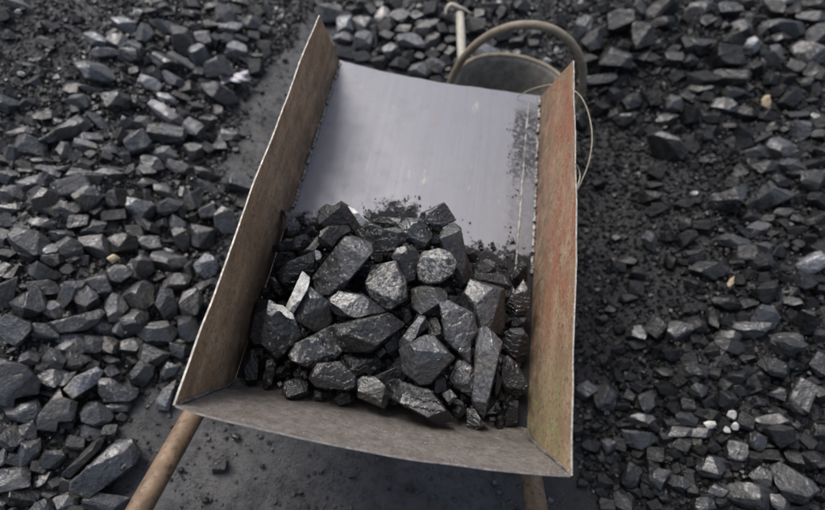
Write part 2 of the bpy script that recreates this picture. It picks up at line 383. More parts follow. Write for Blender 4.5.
# Lumps seen on the ground: per reading patch (origin x, y, scale) rows of centre x, y, half length, half width, turn.
GROUND = [
(0,0,1,"220 465 6 7 0;236 437 4 3 10;300 492 3 2.5 0;352 476 3 2 0;262 466 2.5 2 0;410 489 3.2 2.4 0;455 500 3 2.6 0;180 470 3 2.5 0;205 500 3.4 2.6 0;500 492 3 2.4 0;245 112 3 2.2 0;262 92 2.8 2 0;236 150 3.2 2.4 0;285 60 3 2 0"),
(0,85,5.864,"45 115 55 50 0;80 50 50 25 40;155 110 55 30 -35;160 215 60 22 5;55 245 55 30 10;390 260 160 65 -22;395 395 70 42 45;185 365 80 55 10;85 405 55 48 0;35 450 50 30 20;265 450 70 25 0;150 480 45 30 35;680 95 75 55 10;540 22 70 20 5;430 30 50 35 0;460 100 60 45 10;440 150 45 15 5;780 105 50 30 15;750 225 40 35 30;720 300 35 50 0;520 315 65 35 -15;500 360 60 35 10;645 385 60 35 0;620 430 35 35 0;505 470 40 32 20;540 405 35 22 0;400 495 65 20 -5;630 495 80 20 0;250 495 35 25 0;580 215 70 30 35;270 185 60 30 -10;130 280 70 30 -10;20 370 35 40 0;735 425 55 25 35"),
(130,85,5.864,"120 15 50 20 0;220 90 60 35 20;300 75 60 25 15;530 55 100 60 15;385 130 45 28 15;330 180 55 25 30;220 190 110 45 30;525 165 50 28 60;450 215 55 40 -10;375 270 65 60 10;215 285 95 55 12;45 335 70 70 0;85 230 45 45 0;575 295 62 35 -5;530 360 35 35 0;605 350 25 15 0;370 405 60 65 20;200 410 65 50 15;130 470 60 50 0;300 490 70 35 5;450 375 50 35 30;430 500 80 20 8;485 310 28 30 0;35 100 45 25 15;630 220 20 15 0"),
(0,170,5.864,"45 40 55 40 -5;200 80 75 45 -5;70 145 85 55 20;85 230 80 35 5;275 185 95 72 15;510 165 92 75 20;405 245 75 45 -15;280 320 90 30 5;460 305 60 45 -30;545 340 70 40 -15;165 425 125 85 10;365 385 60 35 0;410 450 80 65 20;570 440 95 60 20;715 435 75 60 15;660 270 70 28 -10;30 310 60 50 10;15 400 45 55 -20;640 25 70 30 5;500 45 80 40 10;415 100 90 45 -20;690 165 60 60 20;780 230 45 60 0;300 480 55 40 -20;55 495 60 30 0;170 10 50 15 5;560 245 40 40 0;310 30 45 45 10"),
(120,170,5.864,"145 80 65 30 -12;335 80 45 18 0;275 130 85 40 30;275 210 85 55 -15;110 230 70 50 15;430 180 50 65 10;540 120 90 35 25;500 25 80 30 15;350 20 60 40 0;690 80 85 55 0;615 300 65 80 0;485 390 65 70 10;365 410 55 70 10;330 320 50 40 30;180 430 70 45 10;90 360 50 38 10;150 320 80 35 35;30 440 50 60 0;280 490 90 30 10;515 245 50 50 10;245 320 35 35 0;75 150 45 30 20;500 500 40 22 0;130 500 35 25 10;140 10 60 35 0"),
(0,255,5.864,"40 245 75 115 10;30 95 75 45 -10;50 20 60 30 0;180 10 55 30 0;320 30 60 45 0;425 20 50 30 10;245 100 100 50 18;270 195 85 45 0;180 280 80 85 30;410 230 80 60 -45;510 270 65 70 20;580 185 75 60 50;680 120 65 50 -40;675 310 70 80 10;440 395 170 60 -12;310 320 75 50 0;85 440 85 85 0;465 495 110 35 5;785 85 50 60 0;780 230 60 80 10;775 400 70 60 -30;400 85 40 35 0;270 450 70 45 10;590 415 50 40 20;640 450 40 35 0"),
(110,255,5.864,"185 70 80 75 10;335 40 95 55 5;560 65 75 70 20;575 170 60 28 -10;480 245 75 95 25;395 170 80 55 -20;335 300 65 110 -5;160 235 80 75 0;220 195 50 35 10;145 385 75 65 -25;285 455 120 70 10;455 430 60 70 0;455 95 35 40 0;280 135 40 25 -10;370 120 40 25 0;60 430 50 50 0;245 315 35 30 0;420 505 50 15 0;130 500 70 20 0"),
(0,340,5.864,"90 260 130 150 10;160 410 95 70 0;430 40 85 50 -15;440 125 75 55 10;310 120 60 60 10;180 105 50 40 0;315 220 70 55 -35;385 235 40 60 30;485 260 120 55 -32;690 290 120 65 8;560 430 105 75 8;340 400 140 75 -35;650 190 42 50 0;660 115 55 25 15;645 30 50 45 0;760 40 70 45 -10;770 130 35 25 -40;800 200 45 75 10;290 320 55 30 0;250 170 50 35 10;700 395 70 30 0;710 450 35 25 -10;520 155 55 40 -20;35 450 40 35 0;400 490 45 30 0;550 30 45 45 0"),
(90,340,5.864,"370 85 100 65 15;305 200 75 75 15;470 175 55 50 -10;530 55 55 50 0;450 330 70 85 30;245 130 35 35 -40;230 20 60 40 0;400 5 60 25 0"),
(0,423,5.864,"620 270 235 80 -38;475 195 150 45 -42;300 200 90 65 -10;70 330 85 60 -15;110 420 80 75 -10;170 45 50 50 0;260 330 60 35 -50;320 360 50 35 -20;390 460 65 45 0;610 470 115 50 10;270 490 70 45 0;170 160 55 80 0;80 90 70 70 0;20 200 35 70 0;90 220 35 40 0;35 25 60 35 -15;520 55 70 40 10;450 110 45 40 0;640 60 50 45 -30;230 260 40 40 0;400 350 40 45 0;290 425 45 25 5;450 500 40 20 0;195 430 50 40 0;20 470 25 45 0"),
(0,0,5.864,"110 35 110 30 18;20 95 35 35 0;560 425 95 60 25;570 240 70 35 25;445 115 30 22 0;290 160 45 25 20;715 400 30 25 0;760 320 50 45 0;735 150 70 40 15;780 420 25 35 40;620 310 70 30 5;40 215 45 20 0;120 435 25 18 0;175 385 45 15 0;440 490 40 15 0;270 250 50 25 20;305 280 25 18 0;705 250 60 45 20;800 70 25 25 0"),
(130,0,5.864,"205 45 40 30 0;380 85 65 28 5;480 50 30 40 55;560 95 50 45 10;610 70 45 35 35;650 20 60 30 25;745 65 50 35 10;710 135 60 38 10;790 185 35 28 0;720 220 35 40 20;570 160 90 28 -12;465 155 45 35 0;380 160 55 25 15;430 230 50 45 10;500 245 35 50 10;560 240 35 40 0;640 235 50 30 0;305 245 65 75 10;230 170 80 35 25;400 325 60 60 20;90 205 45 60 10;160 300 55 28 15;215 375 90 48 20;310 365 80 25 35;525 400 80 65 0;625 300 55 50 10;675 360 35 35 0;740 400 45 42 0;250 470 60 35 35;395 435 50 35 -25;150 440 45 30 60;465 490 55 22 0;115 490 60 35 15;40 300 45 65 0;55 70 40 20 5;740 335 40 22 0;785 265 35 28 0;130 70 35 20 0;360 30 50 35 0;105 350 25 22 0;805 80 25 60 0;20 440 25 30 50;800 330 25 35 0;545 10 30 15 0;330 90 40 25 0"),
(320,0,5.864,"55 75 75 60 -20;150 160 55 65 20;140 230 60 35 0;265 150 75 45 20;250 245 48 60 10;320 215 25 65 0;300 70 40 45 -20;370 100 45 50 -20;470 95 65 38 20;445 30 55 35 0;565 95 40 30 0;550 20 60 25 0;400 155 55 35 -25;495 185 45 35 0;530 245 80 45 20;625 165 75 40 -25;660 245 65 45 -30;710 180 45 40 0;390 220 40 35 20;425 310 55 55 0;350 365 48 38 10;465 375 55 35 -10;585 425 62 48 10;585 335 35 30 0;665 320 48 35 0;665 385 60 42 5;760 250 40 30 0;525 330 30 35 0;755 310 45 35 0;735 360 30 35 0;200 290 25 20 0;245 335 55 28 5;345 305 40 25 0;680 470 35 22 0;140 310 60 30 10;190 70 55 35 -20;655 55 45 35 0;740 120 40 35 0;595 140 35 22 0;780 190 30 30 0;240 30 40 45 0;150 110 45 35 0;360 35 40 30 30;510 50 40 25 0;715 90 35 20 0"),
(430,0,7.5,"450 60 60 40 0;540 90 40 45 0;440 100 45 40 0;340 200 60 50 10;690 55 60 45 0;375 110 45 50 -30;80 210 60 45 0;150 310 60 40 0;160 250 35 40 0;30 300 55 45 0;90 380 50 45 0;465 330 45 45 0;540 260 50 45 0;430 400 80 45 20;570 430 50 50 0;660 320 60 40 -10;660 410 50 40 0;770 430 50 40 -15;770 340 40 40 0;790 260 40 40 0;310 240 45 30 0;330 440 60 30 30;60 70 50 40 20;110 150 50 30 0;290 40 40 40 0;790 130 50 25 0;595 50 30 40 0"),
(560,0,5.864,"350 135 75 75 25;480 220 70 75 10;570 70 90 50 -30;600 150 70 40 -15;730 115 30 50 20;770 270 70 50 -10;200 240 60 60 20;330 345 85 55 10;365 275 45 40 0;565 270 40 28 -5;430 335 30 22 0;235 50 35 25 0;170 355 45 35 0;110 45 35 40 0;130 170 45 70 10;195 130 25 50 0;10 125 25 35 0;460 60 40 50 0;395 35 35 22 -20;680 235 45 25 -40;655 100 30 30 0;525 345 60 40 0;235 190 60 30 0;230 470 90 25 -5;560 380 35 25 0;400 400 50 30 0;650 350 60 35 0;690 450 50 30 0;330 60 40 30 0;45 10 35 15 0"),
(685,0,5.864,"240 65 75 50 -15;130 130 45 38 0;225 165 45 25 -15;70 270 75 50 -5;235 340 85 65 0;275 235 70 40 -5;385 270 60 50 -20;95 470 100 50 5;265 455 85 50 15;595 170 150 60 8;525 60 65 55 25;650 65 45 50 20;735 105 70 35 20;765 30 75 25 5;725 315 110 75 5;780 200 80 50 -25;515 350 45 75 -5;450 190 45 35 30;395 410 45 45 -20;455 385 22 40 0;500 470 40 35 0;595 465 50 35 -10;715 485 35 30 0;445 320 35 25 -20;415 120 35 30 0;360 130 25 25 0;180 140 30 30 0;330 165 55 45 0;560 230 60 35 0;90 50 60 40 0;350 20 50 30 0;600 10 80 20 0;750 430 55 55 0;640 400 50 50 0;330 380 40 25 0;485 240 30 30 0;30 360 40 40 0;10 100 30 40 0"),
(570,85,5.864,"265 60 38 45 0;175 140 45 40 0;330 205 80 42 -10;470 75 55 45 10;600 115 50 50 -20;575 355 120 80 25;490 270 45 22 0;565 210 60 40 0;700 170 50 60 0;790 80 45 28 -20;690 310 30 25 0;705 370 40 30 30;755 300 25 35 0;365 100 50 55 20;60 205 40 50 0;255 170 40 22 -20;500 490 50 30 0;720 470 25 25 0;780 450 30 25 0;620 260 25 20 0;740 30 80 30 -5;800 310 30 40 0;405 275 35 25 0;520 120 25 20 0"),
(685,85,5.864,"285 45 80 40 8;230 120 80 38 12;115 80 45 30 -20;610 85 80 60 -25;535 45 40 32 0;685 275 65 65 0;785 235 45 32 0;665 190 60 30 5;430 400 70 40 5;480 485 70 40 5;550 380 75 60 20;365 170 55 40 0;480 190 45 35 0;340 290 50 60 0;265 250 40 25 10;620 480 70 45 25;665 410 35 28 0;720 370 40 30 20;785 300 40 35 0;790 400 45 45 0;250 415 40 22 -50;450 320 55 25 -25;345 345 45 25 -10;520 265 45 22 0;150 190 50 35 0;755 465 80 30 -10;440 255 25 30 0;765 35 25 45 0;710 10 30 28 0;745 95 35 20 0;165 275 45 35 0;30 370 40 35 30;715 155 40 20 0;700 420 30 25 0;580 265 25 20 0;370 30 30 25 0"),
(570,170,5.864,"470 160 60 40 0;500 20 40 35 20;680 400 55 42 -10;690 320 45 40 0;670 200 60 30 -10;470 420 45 60 0;570 390 40 30 10;735 180 35 20 0;490 95 50 25 0;170 85 35 30 0;560 215 70 25 0;500 235 60 30 -10;270 400 30 20 0;760 330 50 30 0;720 495 40 22 0"),
(685,170,5.864,"230 200 140 75 -12;500 150 135 75 -15;740 70 60 60 10;785 180 55 50 0;375 275 42 40 0;490 295 38 30 0;425 350 65 45 -10;280 430 95 45 15;560 260 60 35 -5;545 70 60 35 20;645 295 32 32 -30;675 170 35 30 -20;780 290 70 45 -15;270 315 35 30 0;315 345 25 25 0;775 490 70 60 -10;720 400 40 35 0;650 360 45 30 0;570 390 25 25 0;500 10 60 18 0;460 465 60 45 15;655 440 35 30 0;15 330 40 50 0;30 395 35 35 0;130 330 60 40 25;800 360 40 45 0;640 20 40 25 0;510 375 35 22 0;350 385 40 25 30;350 490 60 40 0;540 480 45 35 0;215 110 25 20 0;280 75 35 30 0"),
(570,255,5.864,"400 110 45 42 40;380 195 45 40 0;505 430 55 50 40;640 455 65 55 10;715 155 50 30 30;240 325 35 28 0;395 465 60 50 0;205 270 22 18 0;340 260 50 30 0;440 175 25 18 0;755 290 30 25 0;740 405 50 45 0;690 310 45 25 0;255 140 22 28 -20;190 380 40 25 0;350 40 50 35 0;455 325 20 15 -30;590 50 35 40 0;665 40 30 20 0;740 25 40 30 0;280 70 40 30 0;290 435 30 25 0"),
(685,255,5.864,"130 90 90 50 0;240 275 70 42 10;475 225 85 70 -10;470 365 88 75 10;700 405 85 75 -10;745 50 75 50 -25;370 440 105 45 5;255 490 70 40 5;585 490 80 35 5;355 290 60 35 -10;690 160 65 55 20;610 215 50 30 0;630 285 60 38 0;735 280 40 35 0;375 115 35 30 0;450 130 38 28 0;160 390 40 60 0;65 410 50 45 -20;340 370 45 40 0;430 50 70 50 0;40 170 50 35 35;800 205 45 40 0;770 150 60 35 10;610 350 35 28 -20;250 380 35 40 0;590 145 35 40 0;80 300 40 25 20;300 50 40 25 0;310 145 40 30 0;810 340 25 40 0;520 300 40 25 0;790 470 40 35 0;90 210 20 16 0"),
(570,340,5.864,"200 330 70 75 20;455 355 50 70 10;350 335 35 42 0;410 275 45 32 25;415 465 75 40 10;575 80 75 45 -5;710 185 85 45 10;750 300 50 42 0;290 50 45 28 0;270 210 32 45 0;355 215 40 25 25;530 370 25 22 0;320 145 28 40 20;690 375 35 40 0;690 460 60 40 0;85 295 65 50 0;600 490 60 25 0;770 20 35 28 0;420 118 20 18 0;640 235 50 35 0;465 35 30 40 10;400 25 60 30 0;205 125 25 35 0;310 275 25 25 0;780 420 35 30 0;600 400 45 40 0;260 145 25 22 0;310 385 40 30 0;490 495 40 20 40;700 110 50 35 0;540 195 50 30 0;745 440 30 35 30;560 290 60 40 0"),
(685,340,5.864,"265 35 80 50 10;595 35 90 55 20;530 155 110 58 20;785 140 70 75 10;545 320 65 45 -10;670 320 60 75 30;645 400 60 50 30;500 470 95 35 0;445 280 30 32 0;365 185 35 30 0;745 245 50 28 5;220 120 35 30 -20;95 20 28 22 0;230 340 50 50 20;430 370 45 25 0;760 310 55 60 0;150 435 50 35 0;780 490 60 30 0;355 110 50 30 0;360 45 40 40 0;165 70 40 35 0;435 205 50 28 10;655 155 35 25 0;550 425 50 25 30;355 470 40 50 20;765 430 30 50 0;465 410 25 22 0;25 460 30 40 0;310 220 50 35 0;360 260 40 35 0;240 260 40 30 0;175 200 35 30 0"),
(570,423,5.864,"400 95 105 55 8;125 130 50 45 -10;220 140 45 50 25;640 45 70 35 0;360 310 60 65 10;445 315 40 35 15;510 330 50 60 20;640 350 55 45 0;320 460 60 55 0;520 390 32 35 0;195 350 45 35 30;215 475 40 40 0;480 240 45 40 0;625 265 30 35 20;360 395 55 25 25;400 180 40 25 0;225 225 30 25 0;665 120 50 45 0;560 90 35 30 0;490 480 40 30 0;505 185 50 40 0;470 415 30 25 0;490 25 35 30 0;290 130 30 45 0;715 400 25 35 0;45 50 35 35 0;150 25 35 22 0;95 310 35 25 0;185 400 40 28 0;70 350 30 25 0;335 15 60 18 0;580 210 25 25 0;705 225 25 25 0;610 180 40 35 0;700 300 35 30 0;430 390 25 35 10;560 440 35 25 0;760 150 40 40 0"),
(685,423,5.864,"150 250 90 65 -15;295 165 55 50 15;410 205 38 40 0;295 245 60 35 5;440 315 75 60 5;640 355 140 80 35;385 440 110 75 0;200 390 60 38 5;550 75 95 65 10;410 100 50 50 20;760 55 75 50 -20;745 220 90 55 15;635 215 60 50 30;500 195 42 32 5;235 95 45 32 -15;160 130 35 45 0;630 130 35 30 0;710 110 40 35 40;790 135 40 30 0;445 430 35 50 0;660 20 22 40 -30;490 410 30 40 0;250 310 30 35 0;555 470 45 45 0;670 495 50 25 0;740 490 30 20 30;70 120 35 50 0;110 480 60 40 0;40 400 35 40 0;240 440 25 30 0;790 330 35 30 0;20 330 25 45 0;130 435 35 25 0;475 20 60 18 -5;75 50 80 35 0;790 420 40 40 0;480 135 40 15 10;310 370 25 25 20;200 470 50 30 0"),
]
# Lumps of the pile in the tray: outline, level in the pile (0 deep .. 3 top), pale mineral share, tone, label
SM = "small dark coal lump half hidden in a gap of the tray's coal pile"
PILE = [
("281 210,286 211,292 215,300 225,299 233,290 237,284 233,288 224",1,.25,1.3,"narrow pointed coal lump standing upright against the tray's left wall"),
("274 246,286 239,295 239,297 246,290 251,274 252",1,.0,1,SM),
("295 237,305 235,311 239,309 246,299 251,291 249",1,.0,1.0,SM),
("305 251,309 245,318 236,322 242,318 247,310 253",2,.1,1.7,"small grey angular chip at the upper left of the coal pile"),
("318 228,320 211,327 205,334 207,341 203,348 206,353 215,361 227,356 233,350 230,348 226,331 226,322 233",1,.0,.9,"dark coal lump at the far edge of the pile, white slab leaning on it"),
("328 227,348 226,350 231,340 237,332 247,324 246,319 240,320 232",2,.12,1,"coal lump with a flat pale top just above the pile's long tilted lump"),
("356 236,364 240,370 245,371 253,360 267,349 281,337 294,325 297,318 292,315 275,323 261,337 247,346 237",3,.24,1.0,"large long coal lump tilted diagonally in the upper left of the pile"),
("356 233,363 227,371 224,381 227,384 230,395 228,407 236,405 241,400 243,395 250,384 253,373 252,369 246,364 238",3,.30,1.25,"broad grey flat topped coal lump at the pile's far middle"),
("399 226,408 219,421 221,429 226,431 238,425 247,417 249,413 243,407 241,407 235",2,.05,1.2,"smooth grey rounded coal lump right of the flat topped far lump"),
("373 222,380 217,393 217,405 219,400 227,393 226,384 227",1,.18,1.1,"small coal lump with a pale streak at the pile's farthest edge"),
("422 214,431 210,444 203,448 206,455 220,451 222,440 230,435 231,431 226,428 222,421 221",2,.16,1,"angular coal lump peaking at the far right of the pile"),
("452 223,461 230,466 242,468 258,471 271,470 281,465 288,460 287,456 276,455 265,450 255,442 245,440 238,446 228",2,.05,1.1,"tall narrow coal lump leaning downhill on the pile's right edge"),
("424 253,440 250,450 255,455 264,451 273,440 281,427 283,420 279,418 266,420 257",3,.52,1.3,"coal lump densely speckled with pale mineral right of the pile's middle"),
("392 257,397 249,405 246,414 249,419 256,418 270,415 280,407 282,401 275,396 265",2,.25,1.15,"coal lump wedged left of the pale speckled lump"),
("373 267,383 263,395 263,400 270,405 283,405 297,397 303,387 310,377 302,371 295,366 283,368 274",3,.45,1.35,"upright coal lump with bright glinting face in the pile's centre"),
("331 299,340 292,351 291,363 295,377 305,384 311,379 314,365 317,357 318,347 314,333 313,335 307",3,.03,1.25,"flat matt grey slab of coal lying in the middle of the pile"),
("310 288,320 295,329 303,332 313,332 320,326 327,314 331,303 326,297 320,297 312,304 300",2,.02,1,"rounded dark coal lump right of the white stick"),
("279 273,287 263,297 257,313 253,315 258,314 271,309 278,297 283,287 287,281 282",2,.02,.9,"dark rounded coal lump just above the white stick"),
("275 259,279 253,294 253,295 257,287 262,282 267,277 267",1,.0,1,SM),
("315 250,320 252,322 256,318 263,315 258",2,.1,1.7,"thin bluish grey coal splinter beside the long tilted lump"),
("269 278,275 278,283 289,289 293,283 299,275 291",1,.12,1,SM),
("270 303,283 306,293 315,296 324,302 337,296 343,287 354,278 359,269 354,262 342,267 330,268 317",3,.28,.95,"large coal lump with a white crust on top at the pile's left edge"),
("258 301,269 301,269 318,267 330,262 343,259 353,253 349,249 337,251 322,255 310",1,.02,.8,"tall dark coal slab upright against the left wall"),
("243 357,253 350,259 360,258 372,257 381,250 387,245 379,243 366",1,.02,.8,"dark coal lump in the tray's near left corner"),
("267 361,275 360,276 371,271 385,266 389,262 385,264 372",1,.3,.9,"narrow coal lump with pale edge in the near left of the tray"),
("291 354,297 344,311 337,324 330,335 325,340 340,344 349,336 358,325 361,312 367,302 366,293 360",2,.38,1.05,"long glittering coal lump stretching across the pile's lower left"),
("335 326,343 320,360 319,373 318,387 314,397 318,403 325,399 329,387 337,379 343,371 351,356 353,344 350,340 342",3,.2,.95,"broad coal lump with brownish streaked underside in the pile's centre"),
("337 359,356 352,377 354,383 366,374 372,356 375,350 368",1,.06,.8,"dark coal lump tucked under the brown streaked lump"),
("312 372,318 364,328 361,340 362,350 368,355 376,355 387,347 390,331 389,316 386,310 380",2,.02,1.05,"oval coal lump at the near edge of the pile, left of its middle"),
("285 382,294 379,307 382,308 393,299 399,287 397,283 391",1,.08,.9,"blocky small coal lump resting by the near wall on the left"),
("315 390,325 393,322 400,314 399",0,.0,.9,SM),
("334 399,340 393,353 392,354 401,339 406",0,.0,.9,SM),
("357 381,363 377,375 377,385 385,389 397,384 408,370 404,358 397",1,.08,.9,"dark coal lump with a pale edge at the near wall's middle"),
("376 376,389 369,401 365,411 375,402 380,392 380,384 384",1,.04,.9,SM),
("384 385,395 380,407 383,419 388,430 391,440 400,452 411,453 420,440 424,426 419,412 413,398 405,387 396",2,.06,.95,"long rounded coal lump lying along the near wall of the tray"),
("401 350,413 343,424 337,434 338,441 344,449 353,453 358,447 366,437 376,430 383,420 384,412 379,405 371,401 360",3,.05,1.05,"big rounded coal lump left of the pointed slab"),
("399 341,405 333,413 325,419 316,425 318,427 327,420 335,413 342,405 347,400 346",2,.06,1.5,"light grey finger shaped coal lump above the big rounded lump"),
("384 343,389 335,399 333,400 350,397 358,387 353",1,.0,.8,SM),
("439 313,441 305,450 303,464 307,472 314,476 324,477 331,470 340,470 363,461 359,454 351,446 339,441 327,439 317",3,.01,1.35,"pointed smooth grey coal slab aiming down in the pile's right half"),
("450 371,458 361,467 359,475 372,475 398,467 394,454 386,449 377",1,.01,1.25,"smooth grey coal lump wedged left of the large tapering slab"),
("477 332,486 331,497 337,501 345,498 357,494 367,494 378,495 384,491 403,489 418,483 423,477 412,472 399,470 385,471 365,473 345",2,.01,1.3,"large smooth grey slab tapering down to the near right corner"),
("461 304,469 289,471 281,483 281,503 290,505 302,506 313,504 325,498 333,487 331,477 328,474 316,466 308",2,.01,1.1,"blocky matt grey coal lump near the right wall"),
("508 303,517 289,523 281,529 291,530 303,526 313,515 318,507 312",2,.05,1.1,"small pyramid shaped coal lump against the right wall"),
("503 339,510 330,522 329,528 339,526 353,515 359,505 351",1,.12,.95,"shiny rough coal lump by the right wall beside the big slab"),
("503 362,508 357,517 365,522 374,528 386,517 398,509 396,501 382",1,.12,.95,"small blocky coal lump with pale edges in the tray's right corner"),
("505 402,518 402,518 423,513 429,505 426",0,.0,.8,SM),
("466 408,475 409,482 421,487 424,477 429,467 427",0,.05,.9,SM),
("442 394,450 389,457 397,449 405",2,.1,1.3,"tiny square coal chip left of the large tapering slab"),
("473 278,477 274,487 273,495 273,505 277,511 286,508 290,502 288,487 282",1,.02,1,SM),
("473 267,486 259,495 263,495 271,486 273,475 275",1,.12,.9,SM),
("510 277,522 262,527 265,527 281,522 281,515 289",1,.0,.8,SM),
("412 290,422 287,441 289,447 295,445 303,439 308,431 314,420 315,412 308",2,.1,1.2,"bluish grey coal lump under the pale speckled lump"),
("402 308,409 310,412 318,406 324,401 316",1,.1,1,SM),
("447 295,461 297,462 303,457 307,449 303",1,.0,1,SM),
("426 316,437 317,441 328,446 340,436 338,427 334",1,.0,.85,SM),
("435 374,446 378,447 390,438 397,431 388",1,.0,.85,SM),
("452 398,463 402,466 412,458 420,453 412",0,.0,.85,SM),
("467 254,475 250,480 252,475 262,470 262",1,.0,.9,SM),
("497 372,502 380,499 395,494 400,496 384",1,.1,.9,SM),
("506 318,526 318,522 326,508 327",1,.0,.95,SM),
("300 344,308 342,312 350,302 352",0,0,.8,SM),("278 366,290 364,292 376,280 378",0,0,.8,SM),
("392 352,402 356,404 370,394 366",0,0,.8,SM),("355 270,366 268,368 284,356 288",0,0,.8,SM),
("430 230,440 232,440 246,430 246",1,0,.85,SM),("455 288,466 290,464 300,454 296",0,0,.85,SM),
("384 372,398 362,402 368,392 376",0,0,.85,SM),("412 316,424 316,420 330,412 328",0,0,.85,SM),
("245 322,252 316,252 338,246 340",0,0,.8,SM),("262 290,272 286,276 300,264 302",0,0,.8,SM),
]
# Outlines of the lumps that show largest on the ground
OUTLINES = [
(0,423,5.864,"680 115,760 105,815 180,790 240,720 290,640 340,570 400,520 440,480 400,420 390,430 340,500 300,560 240,620 160;360 300,400 240,470 170,560 100,610 90,590 150,530 210,470 280,420 310;215 210,260 165,360 160,385 200,330 265,250 270"),
(0,340,5.864,"-40 100,60 115,160 160,200 210,235 250,220 310,150 330,90 340,80 390,0 400,-60 380;350 295,370 340,450 370,455 410,430 470,340 480,330 530,220 520,225 440,280 380;580 230,650 225,720 270,810 285,800 330,760 360,620 360,585 310;465 430,500 370,570 365,650 410,665 450,640 490,560 505,480 480;380 290,440 220,560 165,600 190,570 250,480 310,430 345"),
(0,85,5.864,"235 320,300 260,380 205,450 180,485 195,545 245,530 270,440 310,350 335,290 340;330 380,360 335,400 340,450 430,430 465,380 440"),
(0,255,5.864,"275 400,330 370,440 350,580 320,600 345,570 400,500 440,380 460,300 460,275 430;-30 190,30 150,100 135,110 180,90 260,70 330,0 360,-40 300;150 95,220 40,300 80,360 120,330 150,220 145;335 270,380 160,500 155,490 190,400 290,370 320;605 290,660 220,720 250,750 310,690 380,640 390"),
(685,170,5.864,"360 190,420 120,500 65,540 110,640 130,630 160,560 200,440 245,370 230;100 240,170 150,230 120,350 90,350 160,290 240,200 270"),
(570,85,5.864,"455 300,540 275,640 310,690 400,660 440,560 450,490 410;250 200,300 170,390 165,380 200,320 245,270 230"),
(685,423,5.864,"500 260,560 235,640 290,740 340,780 390,740 440,690 470,600 450,540 380;60 260,140 190,220 210,235 270,200 320,90 310;450 40,540 10,640 30,640 110,560 150,510 110;370 300,440 255,510 290,500 370,420 375"),
(685,0,5.864,"620 280,680 245,760 250,825 280,825 350,720 390,660 360;320 290,350 240,410 215,445 250,420 300,370 330;450 130,560 115,690 135,715 180,650 230,540 215"),
(685,85,5.864,"620 235,640 215,740 210,745 270,735 330,650 335,620 290;205 50,260 5,330 20,385 70,320 90,240 80;545 100,600 40,680 20,690 70,640 130,570 150"),
(570,423,5.864,"300 60,310 40,400 40,480 60,510 100,470 140,420 160,340 130"),
(110,255,5.864,"495 60,560 -5,600 10,635 60,620 110,560 140,510 100;400 290,430 220,500 190,550 260,510 350,440 380;105 60,180 0,240 30,265 90,200 150,140 140;270 290,300 200,360 210,395 300,390 400,350 430,310 370;150 455,230 400,330 390,400 450,360 510,220 510"),
(685,255,5.864,"385 390,400 340,450 295,520 310,555 370,520 430,440 445;620 390,690 325,760 340,775 410,740 460,660 480;380 230,450 170,520 155,555 200,530 270,470 290"),
(0,170,5.864,"185 170,250 110,300 125,370 185,340 230,260 255,195 230;420 150,500 95,560 110,600 160,560 210,500 245,460 210;50 380,100 340,220 360,290 420,250 490,150 510,80 470;330 430,400 390,480 430,490 500,400 520,350 490"),
(120,170,5.864,"420 320,470 320,550 345,545 440,490 465,425 440;555 260,600 220,660 240,690 310,670 370,570 375;305 350,360 330,415 370,410 450,370 480,320 430;190 230,280 165,370 190,350 230,260 270"),
(90,340,5.864,"275 65,320 20,400 45,470 80,440 120,370 155,300 130;235 200,290 125,380 155,370 210,320 275,240 255;415 195,455 130,525 155,500 200,440 230;390 350,430 290,500 240,480 330,460 410,390 400"),
(685,340,5.864,"425 140,460 95,540 105,635 160,580 220,500 205;725 140,780 70,840 100,850 210,780 215;480 320,560 275,600 300,590 360,530 340"),
]
# ------------------------------------------------------------------ ground shape
def poly_px(s, z=0.0):
    out = []
    for q in s.split(','):
        x, y = map(float, q.split())
        p = at_z(x, y, z); out.append((p.x, p.y))
    return np.array(out)
BARE = poly_px("296 -40,312 8,288 50,262 72,250 100,243 132,226 160,226 186,240 196,236 216,232 238,222 256,250 290,235 350,205 392,168 392,150 386,126 425,138 452,116 486,96 515,80 640,640 640,598 520,580 468,566 400,566 300,566 200,548 120,500 95,450 85,400 70,350 45,336 22,318 0,310 -40")
FINE_R = poly_px("560 120,625 135,672 168,690 200,690 262,650 310,620 350,600 400,585 440,560 440")
FINE_L = poly_px("-260 -120,150 -60,128 20,100 62,84 76,50 82,0 86,-60 100,-260 120")
def sdf(poly, X, Y):
    """signed distance, positive outside"""
    X, Y = np.asarray(X, float), np.asarray(Y, float)
    d2 = np.full(X.shape, 1e9); ins = np.zeros(X.shape, bool)
    n = len(poly)
    for i in range(n):
        ax, ay = poly[i]; bx, by = poly[(i + 1) % n]
        ex, ey = bx - ax, by - ay
        t = np.clip(((X - ax) * ex + (Y - ay) * ey) / (ex * ex + ey * ey + 1e-12), 0, 1)
        d2 = np.minimum(d2, (X - ax - t * ex) ** 2 + (Y - ay - t * ey) ** 2)
        c = ((ay > Y) != (by > Y)) & (X < (bx - ax) * (Y - ay) / (by - ay + 1e-15) + ax)
        ins ^= c
    return np.where(ins, -1, 1) * np.sqrt(d2)
def sstep(a, b, x):
    t = np.clip((x - a) / (b - a), 0, 1)
    return t * t * (3 - 2 * t)
